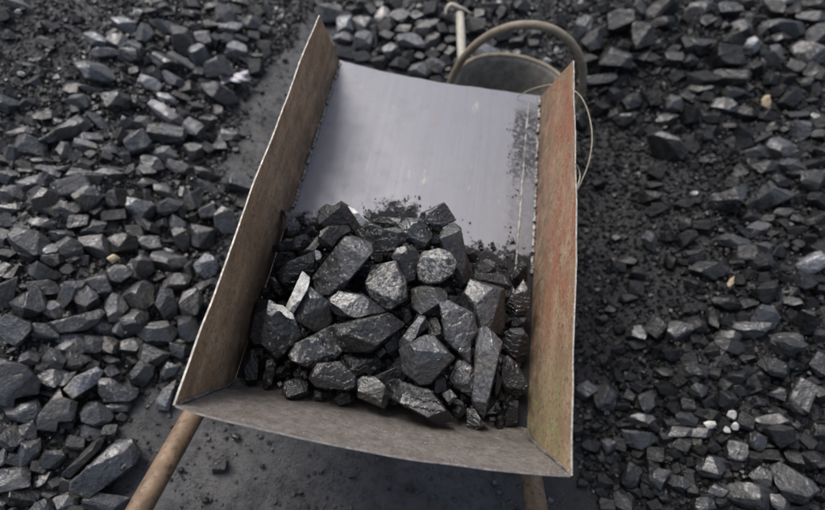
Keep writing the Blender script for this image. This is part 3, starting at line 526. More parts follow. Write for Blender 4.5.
def vnoise(X, Y, s, seed=0):
    """cheap smooth value noise on arrays"""
    X, Y = np.asarray(X) * s + 100.3 + seed * 17.1, np.asarray(Y) * s + 200.7 + seed * 9.3
    xi, yi = np.floor(X).astype(np.int64), np.floor(Y).astype(np.int64)
    fx, fy = X - xi, Y - yi
    fx, fy = fx * fx * (3 - 2 * fx), fy * fy * (3 - 2 * fy)
    def h(a, b):
        k = (a * 374761393 + b * 668265263 + seed * 1442695) & 0x7fffffff
        k = ((k ^ (k >> 13)) * 1274126177) & 0x7fffffff
        return (k & 0xffff) / 65535.0 - .5
    return (h(xi, yi) * (1 - fx) + h(xi + 1, yi) * fx) * (1 - fy) + (h(xi, yi + 1) * (1 - fx) + h(xi + 1, yi + 1) * fx) * fy
def height(X, Y):
    X, Y = np.asarray(X, float), np.asarray(Y, float)
    d = sdf(BARE, X, Y)
    h = .11 * sstep(.0, .45, d) + .10 * sstep(.3, 1.5, d)
    amp = sstep(-.02, .15, d)
    h = h + amp * (.085 * vnoise(X, Y, 2.6, 1) + .035 * vnoise(X, Y, 6.5, 2)) + .008 * vnoise(X, Y, 9, 3) + .004 * vnoise(X, Y, 31, 4)
    return h
def hit_ground(px, py, lift=0.0):
    z = 0.05
    for _ in range(7):
        p = at_z(px, py, z + lift)
        z = float(height(p.x, p.y))
    return at_z(px, py, z + lift)

gx = np.concatenate([np.linspace(-60, -2.9, 24)[:-1], np.arange(-2.9, 2.9, .03), np.linspace(2.9, 60, 24)])
gy = np.concatenate([np.linspace(-40, -.8, 18)[:-1], np.arange(-.8, 3.7, .03), np.linspace(3.7, 90, 24)])
GX, GY = np.meshgrid(gx, gy)
GZ = height(GX, GY)
nx, ny = len(gx), len(gy)
gv = np.stack([GX.ravel(), GY.ravel(), GZ.ravel()], 1)
idx = np.arange(nx * ny).reshape(ny, nx)
gf = np.stack([idx[:-1, :-1].ravel(), idx[:-1, 1:].ravel(), idx[1:, 1:].ravel(), idx[1:, :-1].ravel()], 1)
def np_mesh(name, V, Fc, smooth):
    me = bpy.data.meshes.new(name)
    k = Fc.shape[1]
    me.vertices.add(len(V)); me.vertices.foreach_set('co', V.astype(np.float32).ravel())
    me.loops.add(Fc.size); me.loops.foreach_set('vertex_index', Fc.astype(np.int32).ravel())
    me.polygons.add(len(Fc)); me.polygons.foreach_set('loop_start', np.arange(0, Fc.size, k, dtype=np.int32))
    me.polygons.foreach_set('use_smooth', np.full(len(Fc), smooth))
    me.update(calc_edges=True); me.validate()
    return me
ground = link_mesh('ground', np_mesh('ground', gv, gf, True), M['ground'])
tag(ground, kind='structure')

# ------------------------------------------------------------------ rock shapes
def cut_block(rng, cuts, bevel, boxy=(1, 1, 1)):
    """a broken block: a box trimmed by random fracture planes, unit half size"""
    bm = bmesh.new()
    bmesh.ops.create_cube(bm, size=2.0)
    for _ in range(cuts):
        n = Vector((rng.gauss(0, 1), rng.gauss(0, 1), rng.gauss(0, 1))).normalized()
        sup = max(v.co.dot(n) for v in bm.verts)
        off = sup * rng.uniform(.62, .90)
        r = bmesh.ops.bisect_plane(bm, geom=bm.verts[:] + bm.edges[:] + bm.faces[:], plane_co=n * off, plane_no=n, clear_outer=True)
        ed = [e for e in bm.edges if len(e.link_faces) == 1]
        if ed: bmesh.ops.holes_fill(bm, edges=ed, sides=0)
    bmesh.ops.remove_doubles(bm, verts=bm.verts, dist=.05)
    if bevel:
        bmesh.ops.bevel(bm, geom=bm.edges[:], offset=bevel, segments=1, affect='EDGES', clamp_overlap=True)
    bmesh.ops.triangulate(bm, faces=bm.faces)
    bmesh.ops.rotate(bm, verts=bm.verts, cent=(0, 0, 0), matrix=Matrix.Rotation(rng.uniform(0, 6.28), 3, Vector((rng.gauss(0, 1), rng.gauss(0, 1), rng.gauss(0, 1))).normalized()))
    # normalise to unit half extents
    lo = Vector([min(v.co[i] for v in bm.verts) for i in range(3)]); hi = Vector([max(v.co[i] for v in bm.verts) for i in range(3)])
    for v in bm.verts:
        for i in range(3): v.co[i] = (v.co[i] - (lo[i] + hi[i]) / 2) / max(1e-6, (hi[i] - lo[i]) / 2)
    return bm
def refine(bm, edge, passes=4):
    for _ in range(passes):
        long = [e for e in bm.edges if e.calc_length() > edge]
        if not long: break
        bmesh.ops.subdivide_edges(bm, edges=long, cuts=1, use_grid_fill=False)
        bmesh.ops.triangulate(bm, faces=[f for f in bm.faces if len(f.verts) > 3])
def roughen(bm, size, amt, rng, strat=1.0):
    """fracture relief: broad dents, cleavage steps, grain"""
    bm.normal_update()
    ax = Vector((rng.gauss(0, 1), rng.gauss(0, 1), rng.gauss(0, 1))).normalized()
    sd_ = rng.uniform(0, 50)
    fr = rng.uniform(2.0, 3.6) / size
    mv = []
    for v in bm.verts:
        p = v.co
        d = .18 * fbm(p, 1.3 / size, 2, sd_) + .60 * fbm(p, 7.5 / size, 3, sd_ + 3)
        s = p.dot(ax) * fr + .5 * fbm(p, 2.2 / size, 2, sd_ + 9)
        d += .38 * strat * ((s - math.floor(s)) - .5)
        mv.append(v.normal * d * amt * size)
    for v, q in zip(bm.verts, mv): v.co += q
def finish(bm, name, sharp=28):
    me = bpy.data.meshes.new(name)
    bmesh.ops.recalc_face_normals(bm, faces=bm.faces)
    for f in bm.faces: f.smooth = True
    bm.to_mesh(me); bm.free()
    me.set_sharp_from_angle(angle=math.radians(sharp))
    return me

rng = random.Random(11)
BIG = []
for k in range(44):
    bm = cut_block(rng, rng.randint(10, 15), .055)
    refine(bm, .36, 3)
    roughen(bm, 1.0, .085, rng)
    BIG.append(finish(bm, 'coal_lump'))
    BIG[-1].materials.append(M['coal'])
def arrays(bm):
    bm.verts.index_update()
    V = np.array([v.co[:] for v in bm.verts]); Fc = np.array([[v.index for v in f.verts] for f in bm.faces])
    bm.free(); return V, Fc
MID = [arrays(cut_block(rng, rng.randint(6, 9), .07)) for _ in range(30)]
TINY = [arrays(cut_block(rng, rng.randint(3, 5), 0)) for _ in range(24)]

def outline_lump(name, outline, lift, mat, rng, thick=.70, amt=.034, tone=1, pale=0, edge=.11, cuts=3, surf=None, corners=.062, strat=0.0):
    """a broken lump with the given outline at its own place: faceted front, real depth behind"""
    pts = [tuple(map(float, q.split())) for q in outline.split(',')]
    cx = sum(p[0] for p in pts) / len(pts); cy = sum(p[1] for p in pts) / len(pts)
    c = surf(cx, cy, lift)
    view = (CAM - c).normalized()
    W = []
    for x, y in pts:
        d = ray(x, y); t = (c - CAM).dot(view) / d.dot(view)
        W.append(CAM + d * t - c)
    if corners:                                       # keep the true corners, drop the points between them
        Wc = list(W)
        tol = corners * max((a - b).length for a in W for b in W)
        while len(Wc) > 5:
            dev = []
            for i in range(len(Wc)):
                a, b, p_ = Wc[i - 1], Wc[(i + 1) % len(Wc)], Wc[i]
                e = (b - a); e2 = max(1e-12, e.length_squared); u_ = max(0, min(1, (p_ - a).dot(e) / e2))
                dev.append((p_ - a - e * u_).length)
            k = min(range(len(Wc)), key=lambda q: dev[q])
            if dev[k] > tol: break
            Wc.pop(k)
        W = Wc
    area = sum(W[i].cross(W[(i + 1) % len(W)]).dot(view) for i in range(len(W)))
    if area < 0: W.reverse()
    ext = sorted([max(w.dot(a) for w in W) - min(w.dot(a) for w in W) for a in (RC, UC)])
    size = (ext[0] * ext[1]) ** .5 / 2
    T = ext[0] / 2 * thick + .18 * size
    tilt = RC * rng.uniform(-.6, .6) + UC * rng.uniform(-.3, .7)
    n = len(W)
    bm = bmesh.new()
    rings = []
    for sc, dep, js, jd in ((.66, -1.0, .12, .2), (1.05, -.30, .03, .10), (1.10, .12, .02, .12), (.97, .95, .03, .03)):
        rings.append([bm.verts.new(w * (sc + rng.uniform(-js, js)) + view * (T * (dep + rng.uniform(-jd, jd)) + tilt.dot(w) * (.75 if dep > 0 else .25))) for w in W])
    for a, b in zip(rings[:-1], rings[1:]):
        for i in range(n):
            k = (i + 1) % n
            bm.faces.new((a[i], a[k], b[k], b[i]))
    for rg, sg in ((rings[0], -1), (rings[-1], 1)):
        bm.faces.new(rg if sg > 0 else rg[::-1])
    bmesh.ops.triangulate(bm, faces=bm.faces)
    az0 = rng.uniform(0, 6.28)
    for k_ in range(cuts + 3):                        # flat cleavage planes all round the front, then chipped corners
        if k_ < cuts:
            az = az0 + 6.28 * k_ / cuts + rng.uniform(-.4, .4); th = math.radians(rng.uniform(24, 56))
            nn = view * math.cos(th) + (RC * math.cos(az) + UC * math.sin(az)) * math.sin(th)
            nn.normalize(); q = rng.uniform(.64, .84)
        else: nn, q = Vector((rng.gauss(0, 1), rng.gauss(0, 1), rng.gauss(0, 1))).normalized(), rng.uniform(.90, .97)
        sup = max(v.co.dot(nn) for v in bm.verts)
        bmesh.ops.bisect_plane(bm, geom=bm.verts[:] + bm.edges[:] + bm.faces[:], plane_co=nn * sup * q, plane_no=nn, clear_outer=True)
        ed = [e for e in bm.edges if len(e.link_faces) == 1]
        if ed: bmesh.ops.holes_fill(bm, edges=ed, sides=0)
    bmesh.ops.remove_doubles(bm, verts=bm.verts, dist=size * .04)
    bmesh.ops.dissolve_limit(bm, angle_limit=math.radians(5), verts=bm.verts, edges=bm.edges)
    bmesh.ops.bevel(bm, geom=bm.edges[:], offset=size * .020, segments=1, affect='EDGES', clamp_overlap=True)
    bmesh.ops.triangulate(bm, faces=bm.faces)
    refine(bm, max(size * edge, .0032), 5)
    roughen(bm, size, amt, rng, strat if strat else rng.choice((1, 1.5, 2.6, 3.6)))
    o = link_mesh(name, finish(bm, name, 26), mat)
    o.location = c
    o['tone'], o['pale'] = tone, pale
    return o

# ------------------------------------------------------------------ coal lumps on the ground, traced from the photograph
lumps = []
for ox, oy, sc, rows in GROUND:
    for row in rows.split(';'):
        x, y, a, b, ang = map(float, row.split())
        lumps.append([ox + x / sc, oy + y / sc, a / sc, b / sc, math.radians(ang)])
# rows read twice in overlapping patches: keep one
keep = []
for L in sorted(lumps, key=lambda q: -q[2] * q[3]):
    if all((L[0] - K[0]) ** 2 + (L[1] - K[1]) ** 2 > (.55 * min(math.sqrt(L[2] * L[3]), math.sqrt(K[2] * K[3])) + 1.0) ** 2 for K in keep):
        keep.append(L)
lumps = keep
rng = random.Random(23)
UP = Vector((0, 0, 1))
def lump_matrix(px, py, a, b, ang, grow=1.12, lift=.62, emb=.004):
    c0 = hit_ground(px, py)
    z = (c0 - CAM).dot(F0)
    A, Bm = a * z / F_PX * grow, b * z / F_PX * grow
    C = min(A, Bm) * rng.uniform(.8, 1.1)
    p = hit_ground(px, py, lift * C + emb)
    view = (CAM - p).normalized()
    e3 = (view * .72 + UP * .28).normalized()
    d = RC * math.cos(ang) - UC * math.sin(ang)
    e1 = (d - e3 * d.dot(e3)).normalized()
    e2 = e3.cross(e1)
    # a lump may lie any way round: turn it by quarter turns about its own axes
    mt = Matrix((e1 * A, e2 * Bm, e3 * C)).transposed().to_4x4()
    flip = Matrix.Diagonal((rng.choice((-1, 1)), rng.choice((-1, 1)), rng.choice((-1, 1)), 1))
    if flip.determinant() < 0: flip[0][0] *= -1
    mt = mt @ flip
    mt.translation = p
    return mt, p
SPECIAL = {  # nearest traced lump to this pixel: label, tone, pale
 (106, 469): ("long flat grey coal slab lying beside the left handle pipe", 1.3, .22),
 (81, 456): ("narrow coal lump parallel to the long flat slab by the left handle", .9, .02),
 (15, 384): ("largest squarish coal lump at the left edge of the heap", 1.2, .08),
 (66, 129): ("big wedge shaped coal lump in the upper left heap", 1.15, .02),
 (75, 322): ("long brownish coal lump lying level in the left heap", 1.1, .03),
 (58, 408): ("bluish grey coal lump above the narrow lump near the long slab", 1.5, .03),
 (118, 389): ("coal lump with a shiny pale face on the left heap's inner edge", 1.2, .3),
 (7, 297): ("flat faced grey coal lump cut by the photo's left edge", 1.35, .02),
 (95, 72): ("pale grey rounded coal lump beside the upper left dust slope", 1.4, .03),
 (809, 54): ("coal lump with glinting pale rings at the right edge of the heap", 1.2, .35),
 (770, 196): ("large tilted grey coal lump in the middle of the right heap", 1.2, .02),
 (724, 204): ("wide dark coal lump left of the large tilted grey one", 1.0, .0),
 (668, 146): ("big dark coal lump half sunk in dust right of the tray", .95, .02),
 (794, 483): ("largest long coal lump at the bottom right", 1.0, .1),
 (802, 132): ("square smooth grey coal block on the right heap", 1.3, .0),
 (751, 46): ("smooth bluish grey coal lump on the upper right heap", 1.8, .05),
 (638, 439): ("flat grey coal slab lying below the tray's near right corner", 1.15, .02),
 (812, 264): ("light bluish coal lump at the right edge of the heap", 1.7, .02),
 (206, 266): ("light grey coal lump pressed against the outside of the left wall", 1.8, .03),
 (167, 396): ("grey coal lump peeking out from under the tray's near left corner", 1.5, .02),
 (232, 95): ("brownish coal lump at the edge of the bare strip", 1.1, .03),
 (786, 8): ("flat coal slab at the top right of the heap", 1.1, .0),
}
spec_i = {}
for (sx, sy), v in SPECIAL.items():
    i = min(range(len(lumps)), key=lambda k: (lumps[k][0] - sx) ** 2 + (lumps[k][1] - sy) ** 2)
    spec_i[i] = v
shape_i = {}
for ox, oy, sc, rows in OUTLINES:
    for row in rows.split(';'):
        q = [(ox + float(w.split()[0]) / sc, oy + float(w.split()[1]) / sc) for w in row.split(',')]
        cx, cy = sum(w[0] for w in q) / len(q), sum(w[1] for w in q) / len(q)
        i = min((k for k in range(len(lumps)) if k not in shape_i), key=lambda k: (lumps[k][0] - cx) ** 2 + (lumps[k][1] - cy) ** 2)
        shape_i[i] = ','.join('%.1f %.1f' % w for w in q)
LOOSE = []                                    # traced but smaller than the 300 largest: go into the rubble
order = sorted(range(len(lumps)), key=lambda k: (k not in spec_i and k not in shape_i, -lumps[k][2] * lumps[k][3]))
RNG_T = random.Random(5)
ordinary = []
for n, i in enumerate(order):
    px, py, a, b, ang = lumps[i]
    mt, p = lump_matrix(px, py, a, b, ang)
    if n >= 300:
        LOOSE.append(mt); continue
    if i in shape_i:
        q = [tuple(map(float, w.split())) for w in shape_i[i].split(',')]
        dz = (p - CAM).dot(F0) / F_PX * min(max(w[0] for w in q) - min(w[0] for w in q), max(w[1] for w in q) - min(w[1] for w in q)) / 2
        o = outline_lump('coal_lump', shape_i[i], .008 + .5 * dz, M['coal'], rng, edge=.2, surf=hit_ground, thick=.8)
    else:
        o = bpy.data.objects.new('coal_lump', rng.choice(BIG))
        o.matrix_world = mt
        col.objects.link(o)
    far = .5 + .5 * max(0, min(1, (p.y - .6) / 1.4))
    side = 'left' if px < 250 else ('right' if px > 575 else 'behind')
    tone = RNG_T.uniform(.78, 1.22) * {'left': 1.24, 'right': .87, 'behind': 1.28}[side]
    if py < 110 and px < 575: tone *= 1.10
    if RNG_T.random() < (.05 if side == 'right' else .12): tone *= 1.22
    pale = RNG_T.choice((0, 0, .02, .05, .08, .14))
    if i in spec_i:
        lab, tone, pale = spec_i[i]; tone = tone * 1.0
        tag(o, lab, 'coal', 'coal lumps lying on the ground')
    else:
        tag(o, 'coal lump', 'coal', {'left': 'ordinary coal lumps on the left heap', 'right': 'ordinary coal lumps on the right heap', 'behind': 'coal lumps behind the wheelbarrow'}[side])
        asp = max(a, b) / min(a, b)
        word = ('large ' if a * b > 110 else 'small ' if a * b < 45 else '') + ('elongated' if asp > 1.75 else 'blocky' if asp < 1.15 else 'angular')
        ordinary.append((o, px, py, word))
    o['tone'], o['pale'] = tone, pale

# each ordinary lump is told apart by the landmark nearest to it
MARKS = [(113, 258, 'the yellowish chip at left'), (106, 469, 'the long slab by the left handle'), (15, 384, 'the big squarish lump at left edge'),
 (66, 129, 'the big wedge lump upper left'), (75, 322, 'the long brownish lump at left'), (235, 77, 'the paper scrap'),
 (206, 266, "the grey lump against the left wall"), (95, 72, 'the pale rounded lump upper left'), (118, 389, 'the shiny faced lump at left'),
 (722, 422, 'the white pebbles'), (766, 102, 'the upright tan pebble'), (731, 282, 'the yellowish chip at right'),
 (770, 196, 'the large tilted lump at right'), (668, 146, 'the half sunk lump beside the tray'), (794, 483, 'the largest lump at bottom right'),
 (638, 439, 'the flat slab below the tray corner'), (809, 54, 'the ringed lump at right edge'), (751, 46, 'the bluish lump upper right'),
 (802, 132, 'the square block at right'), (812, 264, 'the light bluish lump at right edge'), (460, 40, 'the pick handle'),
 (520, 40, 'the bucket hoop'), (322, 12, "the left panel's far tip"), (573, 66, "the right panel's far tip")]
DIRS = ['right of', 'lower right of', 'below', 'lower left of', 'left of', 'upper left of', 'above', 'upper right of']
ORD = ['nearest', 'second', 'third', 'fourth', 'fifth', 'sixth', 'seventh', 'eighth', 'ninth', 'tenth', 'eleventh', 'twelfth', 'thirteenth', 'fourteenth', 'fifteenth', 'sixteenth']
def tell_apart(items, marks, noun):
    cells = {}
    for o, px, py, word in items:
        k = min(range(len(marks)), key=lambda q: (marks[q][0] - px) ** 2 + (marks[q][1] - py) ** 2)
        dx, dy = px - marks[k][0], py - marks[k][1]
        cells.setdefault((k, round(math.atan2(dy, dx) / (math.pi / 4)) % 8), []).append((dx * dx + dy * dy, o, word))
    for (k, dr), L in cells.items():
        for n, (_, o, word) in enumerate(sorted(L, key=lambda q: q[0])):
            o['label'] = '%s %s, %s one %s %s' % (word, noun, ORD[n], DIRS[dr], marks[k][2])
tell_apart(ordinary, MARKS, 'coal lump')

# ------------------------------------------------------------------ uncountable rubble, gravel and grit between them
def in_view(X, Y, Z, mx, my):
    q = np.stack([X - CAM.x, Y - CAM.y, Z - CAM.z], 1)
    z = q @ np.array(F0); z = np.where(z < .05, .05, z)
    u = q @ np.array(RC) / z * F_PX; v = q @ np.array(UC) / z * F_PX
    return (np.abs(u) < IW / 2 + mx) & (np.abs(v) < IH / 2 + my)
nrg = np.random.default_rng(3)
def rand_rot(n):
    q = nrg.normal(size=(n, 4)); q /= np.linalg.norm(q, axis=1)[:, None]
    w, x, y, z = q.T
    return np.stack([np.stack([1 - 2 * (y * y + z * z), 2 * (x * y - z * w), 2 * (x * z + y * w)], 1),
                     np.stack([2 * (x * y + z * w), 1 - 2 * (x * x + z * z), 2 * (y * z - x * w)], 1),
                     np.stack([2 * (x * z - y * w), 2 * (y * z + x * w), 1 - 2 * (x * x + y * y)], 1)], 1)
def scatter_mesh(name, pos, rad, protos, aniso=(.62, 1.15), mats=None, smooth=False):
    n = len(pos)
    sc = rad[:, None] * nrg.uniform(aniso[0], aniso[1], size=(n, 3))
    RM = rand_rot(n)
    pick = nrg.integers(0, len(protos), n)
    VV, FF, off = [], [], 0
    for k, (V, Fc) in enumerate(protos):
        w = np.where(pick == k)[0]
        if not len(w): continue
        P = V[None] * sc[w][:, None, :]
        P = np.einsum('nij,nvj->nvi', RM[w], P) + pos[w][:, None, :]
        VV.append(P.reshape(-1, 3))
        FF.append((Fc[None] + (off + np.arange(len(w)) * len(V))[:, None, None]).reshape(-1, 3))
        off += len(w) * len(V)
    return VV, FF, off
def stuff(name, VV, FF, mat, label, cat):
    o = link_mesh(name, np_mesh(name, np.concatenate(VV), np.concatenate(FF), False), mat)
    tag(o, label, cat, kind='stuff')
    return o
def jitter_grid(step, x0=-2.6, x1=2.6, y0=-.7, y1=3.5):
    X, Y = np.meshgrid(np.arange(x0, x1, step), np.arange(y0, y1, step))
    X = X.ravel() + nrg.uniform(-.5, .5, X.size) * step; Y = Y.ravel() + nrg.uniform(-.5, .5, Y.size) * step
    return X, Y
# rubble
VV, FF, off = [], [], 0
for step, r0, r1, sink in ((.038, .015, .031, -.012), (.026, .007, .015, -.003)):
    X, Y = jitter_grid(step)
    dB, dR, dL = sdf(BARE, X, Y), sdf(FINE_R, X, Y), sdf(FINE_L, X, Y)
    R = r0 + (r1 - r0) * nrg.random(X.size) ** 1.6
    fine = np.minimum(dR, dL)
    R = np.where(fine < .0, R * .34, R * (.45 + .55 * sstep(0, .10, fine)))
    Z = height(X, Y) + sink + .25 * R
    ok = (dB > .012 + .4 * R + .10 * vnoise(X, Y, 12, 8)) & in_view(X, Y, Z, 190, 170)
    ok &= ~((fine < 0) & (nrg.random(X.size) < .22))
    pos = np.stack([X, Y, Z], 1)[ok]
    v, f, o_ = scatter_mesh('r', pos, R[ok], MID)
    VV += v; FF += [q + off for q in f]; off += o_
X, Y = jitter_grid(.0185)                          # small crumbs that bed the lumps
dB, dR = sdf(BARE, X, Y), sdf(FINE_R, X, Y)
R = .0038 + .0065 * nrg.random(X.size) ** 1.8
Z = height(X, Y) + .004 + .35 * R + np.where(dR > 0, .010 * nrg.random(X.size), 0)
ok = (dB > .06 * vnoise(X, Y, 14, 9)) & in_view(X, Y, Z, 120, 110)
v, f, o_ = scatter_mesh('r', np.stack([X, Y, Z], 1)[ok], R[ok], TINY)
VV += v; FF += [q + off for q in f]; off += o_
for mt in LOOSE:                                   # the smaller traced lumps
    V, Fc = MID[nrg.integers(0, len(MID))]
    A = np.array(mt)
    VV.append(V @ A[:3, :3].T + A[:3, 3]); FF.append(Fc + off); off += len(V)
stuff('coal_rubble', VV, FF, M['coal_small'], 'loose black coal rubble filling the heaps around the wheelbarrow', 'coal rubble')
# gravel
X, Y = jitter_grid(.0145)
dB, dR, dL = sdf(BARE, X, Y), sdf(FINE_R, X, Y), sdf(FINE_L, X, Y)
R = .0022 + .0075 * nrg.random(X.size) ** 2.8
Z = height(X, Y) + .2 * R + np.where((np.minimum(dR, dL) > 0) & (dB > 0.03), .012 * nrg.random(X.size), 0)
keepp = in_view(X, Y, Z, 120, 110)
dens = np.where(dB < 0, .34 + .30 * sstep(-.10, 0, dB) + .35 * (vnoise(X, Y, 7, 5) > .12), np.where(dR < .05, 1.0, .75))
keepp &= nrg.random(X.size) < dens
R = np.where((dB < -.01), R * .7, np.where(dR < .03, R * 1.15, R))
pos = np.stack([X, Y, Z], 1)[keepp]
v, f, o_ = scatter_mesh('g', pos, R[keepp], TINY)
stuff('coal_gravel', v, f, M['gravel'], 'fine coal gravel and grit strewn over the bare ground', 'gravel')

# ------------------------------------------------------------------ the wheelbarrow
XL, XR = -.31, .29
barrow = empty('wheelbarrow', (0, .7, 0))
tag(barrow, 'rusty steel box wheelbarrow with open sloped front, loaded with coal', 'wheelbarrow')
def part(name, me, mats, parent=barrow):
    o = link_mesh(name, me, mats)
    o.parent = parent
    if parent is barrow: o.matrix_parent_inverse = Matrix.Translation(-Vector(barrow.location))
    return o
def sheet(name, fn, nu, nv, thick, rim=('u0', 'u1', 'v0', 'v1')):
    """closed sheet of metal: fn(s, t) -> (point, outward normal)"""
    A, Bk = [], []
    for j in range(nv + 1):
        for i in range(nu + 1):
            p, n = fn(i / nu, j / nv)
            A.append(p); Bk.append(p + n * thick)
    N = len(A); W = nu + 1
    faces, mi = [], []
    for j in range(nv):
        for i in range(nu):
            a = j * W + i
            faces.append((a, a + 1, a + W + 1, a + W)); mi.append(0)
            faces.append((N + a, N + a + W, N + a + W + 1, N + a + 1)); mi.append(0)
    for i in range(nu):
        for j0 in (0, nv):
            a = j0 * W + i; faces.append((a, a + 1, N + a + 1, N + a)); mi.append(1)
    for j in range(nv):
        for i0 in (0, nu):
            a = j * W + i0; faces.append((a, a + W, N + a + W, N + a)); mi.append(1)
    return pydata(name, A + Bk, faces, mi, True, 40)
ZT, ZN, ZF = .65, .384, .374
def side_fn(x, sgn, seed):
    def fn(s, t):                                   # s near -> far, t bottom -> top
        y0, y1 = .285 + s * (1.268 - .285), .171 + s * (1.093 - .171)
        y = y0 + (y1 - y0) * t
        z = (ZN + (ZF - ZN) * s) * (1 - t) + ZT * t
        e = sstep(.8, 1, t)
        z += float(e) * (.0032 * fbm((y, 0, 0), 9, 3, seed) + .0012 * fbm((y, 1, 0), 60, 2, seed))
        y += float(sstep(.92, 1, s)) * .002 * fbm((z, 0, 3), 40, 3, seed)
        xx = x + sgn * (.006 * math.sin(math.pi * s) * t + .004 * fbm((y, z, seed), 4, 2, seed) * t)
        return Vector((xx, y, z)), Vector((sgn, 0, 0))
    return fn
left = part('side_panel', sheet('side_panel', side_fn(XL, -1, 1), 110, 14, .0030), [M['side_left'], M['edge']])
left['label'] = 'brown rusty left side panel with bright cut edge'
right = part('side_panel', sheet('side_panel', side_fn(XR, 1, 5), 110, 14, .0030), [M['side_right'], M['edge']])
right['label'] = 'right side panel with worn red paint and greenish near corner'
def floor_pt(x, y):
    s = (y - .285) / (1.268 - .285)
    z = ZN + (ZF - ZN) * s + .0014 * fbm((x, y, 0), 4.5, 2, 3) - .004 * math.sin(math.pi * min(1, max(0, (x - XL) / (XR - XL)))) * s
    return z
def floor_fn(s, t):
    x = XL + .0008 + (XR - XL - .0016) * s
    lip = 1.270 - .013 * math.sin(math.pi * s ** .8) + .0025 * fbm((x, 0, 0), 22, 3, 2)
    y = .2855 + (lip - .2855) * t
    z = floor_pt(x, y)
    return Vector((x, y, z)), Vector((0, 0, -1))
part('floor_plate', sheet('floor_plate', floor_fn, 40, 60, .004), [M['plate'], M['edge']])
def end_fn(s, t):
    x = XL + .0008 + (XR - XL - .0016) * s
    bow = math.sin(math.pi * s) ** .75
    y = .285 + (.1715 - .285) * t - .016 * bow * t ** 1.3
    y -= .030 * (1 - t) ** 6 * 0
    z = ZN + (ZT - ZN) * t - .004 * bow * t
    z += float(sstep(.85, 1, t)) * (.0016 * fbm((x, 0, 2), 20, 3, 8) + .0008 * fbm((x, 3, 2), 90, 2, 8))
    # rolled bend into the floor
    k = max(0, 1 - t / .16)
    y += .016 * k * k
    z += .004 * k * (1 - k)
    y += .003 * fbm((x, 0, z), 6, 2, 4)
    return Vector((x, y, z)), Vector((0, -.92, -.39))
part('end_panel', sheet('end_panel', end_fn, 60, 18, .0030), [M['end'], M['end_edge']])
# weld beads, broken here and there, where the floor meets the side panels
for x, sgn, sd_ in ((XL, 1, 2), (XR, -1, 9)):
    y = .66
    while y < 1.25:
        ln = RNG_T.uniform(.03, .09)
        pts = [(x + sgn * (.0035 + .002 * RNG_T.random()), yy, floor_pt(x + sgn * .004, yy) + .003) for yy in np.arange(y, min(1.262, y + ln), .008)]
        if len(pts) > 2:
            part('weld_bead', tube_mesh('weld_bead', pts, lambda t, q=RNG_T.random(): .0042 + .0016 * math.sin(37 * t + 9 * q), 7, wob=.5, seed=y, smooth_n=2), M['weld'])
        y += ln + RNG_T.uniform(.004, .02)
# upright corner welds at the near wall
for x, sgn in ((XL, 1), (XR, -1)):
    pts = []
    for k in range(9):
        t = .06 + .9 * k / 8
        p, _ = end_fn(.004 if sgn > 0 else .996, t); pts.append((x + sgn * .002, p.y + .003, p.z))
    part('weld_bead', tube_mesh('weld_bead', pts, .0032, 7, wob=.6, seed=3, smooth_n=3), M['end'])
# lap strip along the right of the floor: a second sheet edge and its ridge
def lap_fn(s, t):
    y = .60 + .63 * t
    x0 = .246 + .010 * t
    x = x0 + (XR - .006 - x0) * s + .0012 * fbm((y, 0, 0), 18, 2, 6) * (1 - s)
    return Vector((x, y, floor_pt(x, y) + .0045 - .002 * s)), Vector((0, 0, -1))
part('lap_strip', sheet('lap_strip', lap_fn, 4, 40, .0042), [M['plate'], M['edge']])
pts = [(.245 + .010 * t + .0016 * fbm((t, 0, 0), 9, 2, 1), .60 + .63 * t, floor_pt(.25, .6 + .63 * t) + .003) for t in np.linspace(0, 1, 34)]
part('ridge_bead', tube_mesh('ridge_bead', pts, .0028, 7, wob=.8, seed=12, smooth_n=2), M['weld'])
# pipe frame
def pipe(name, pts, r, n=6): return part(name, tube_mesh(name, pts, r, 16, smooth_n=n, wob=.02, seed=4), M['pipe'])
hl0, hl1 = at_z(189, 422, .335), at_z(139, 510, .392)
hr0, hr1 = at_z(532, 480, .335), at_z(537, 511, .352)
dl, dr = (hl1 - hl0), (hr1 - hr0)
for h0, dd, ax in ((hl0, dl, -.085), (hr0, dr, .065)):
    dd = dd / abs(dd.y)
    pipe('handle_pipe', [h0 + dd * .62, h0 + dd * .3, h0, h0 - dd * .12, (h0.x * .98, .62, .330), (h0.x * .75, .9, .27), (ax, 1.12, .17), (ax, 1.16, .165)], .0215)
    # leg: bent pipe down to the ground
    pipe('leg', [(h0.x * .97, .47, .32), (h0.x * .98, .44, .18), (h0.x * 1.0, .40, .02), (h0.x * 1.0, .34, .012)], .015)
for y in (.42, .86):
    xa, xb = (hl0.x * .98, hr0.x * .98) if y < .6 else (hl0.x * .80, hr0.x * .80)
    pipe('cross_bar', [(xa, y, .347), (0, y, .356), (xb, y, .347)], .013, 3)
wheel = empty('wheel', (-.01, 1.12, .172)); wheel.parent = barrow
wheel.matrix_parent_inverse = Matrix.Translation(-Vector(barrow.location))
def ring(name, R, r, mat, seg=14):
    pts = [(0, R * math.cos(a), R * math.sin(a)) for a in np.linspace(0, 2 * math.pi, 40, endpoint=False)]
    link_mesh(name, tube_mesh(name, pts, r, seg, closed=True, smooth_n=1), mat, wheel)
ring('tyre', .138, .032, M['tyre']); ring('rim', .10, .012, M['pipe'])
hub = link_mesh('hub', tube_mesh('hub', [(-.075, 0, 0), (.075, 0, 0)], .016, 14), M['pipe'], wheel)
for k in range(6):
    a = k * math.pi / 3
    link_mesh('spoke', tube_mesh('spoke', [(0, .012 * math.cos(a), .012 * math.sin(a)), (0, .1 * math.cos(a), .1 * math.sin(a))], .006, 8), M['pipe'], wheel)

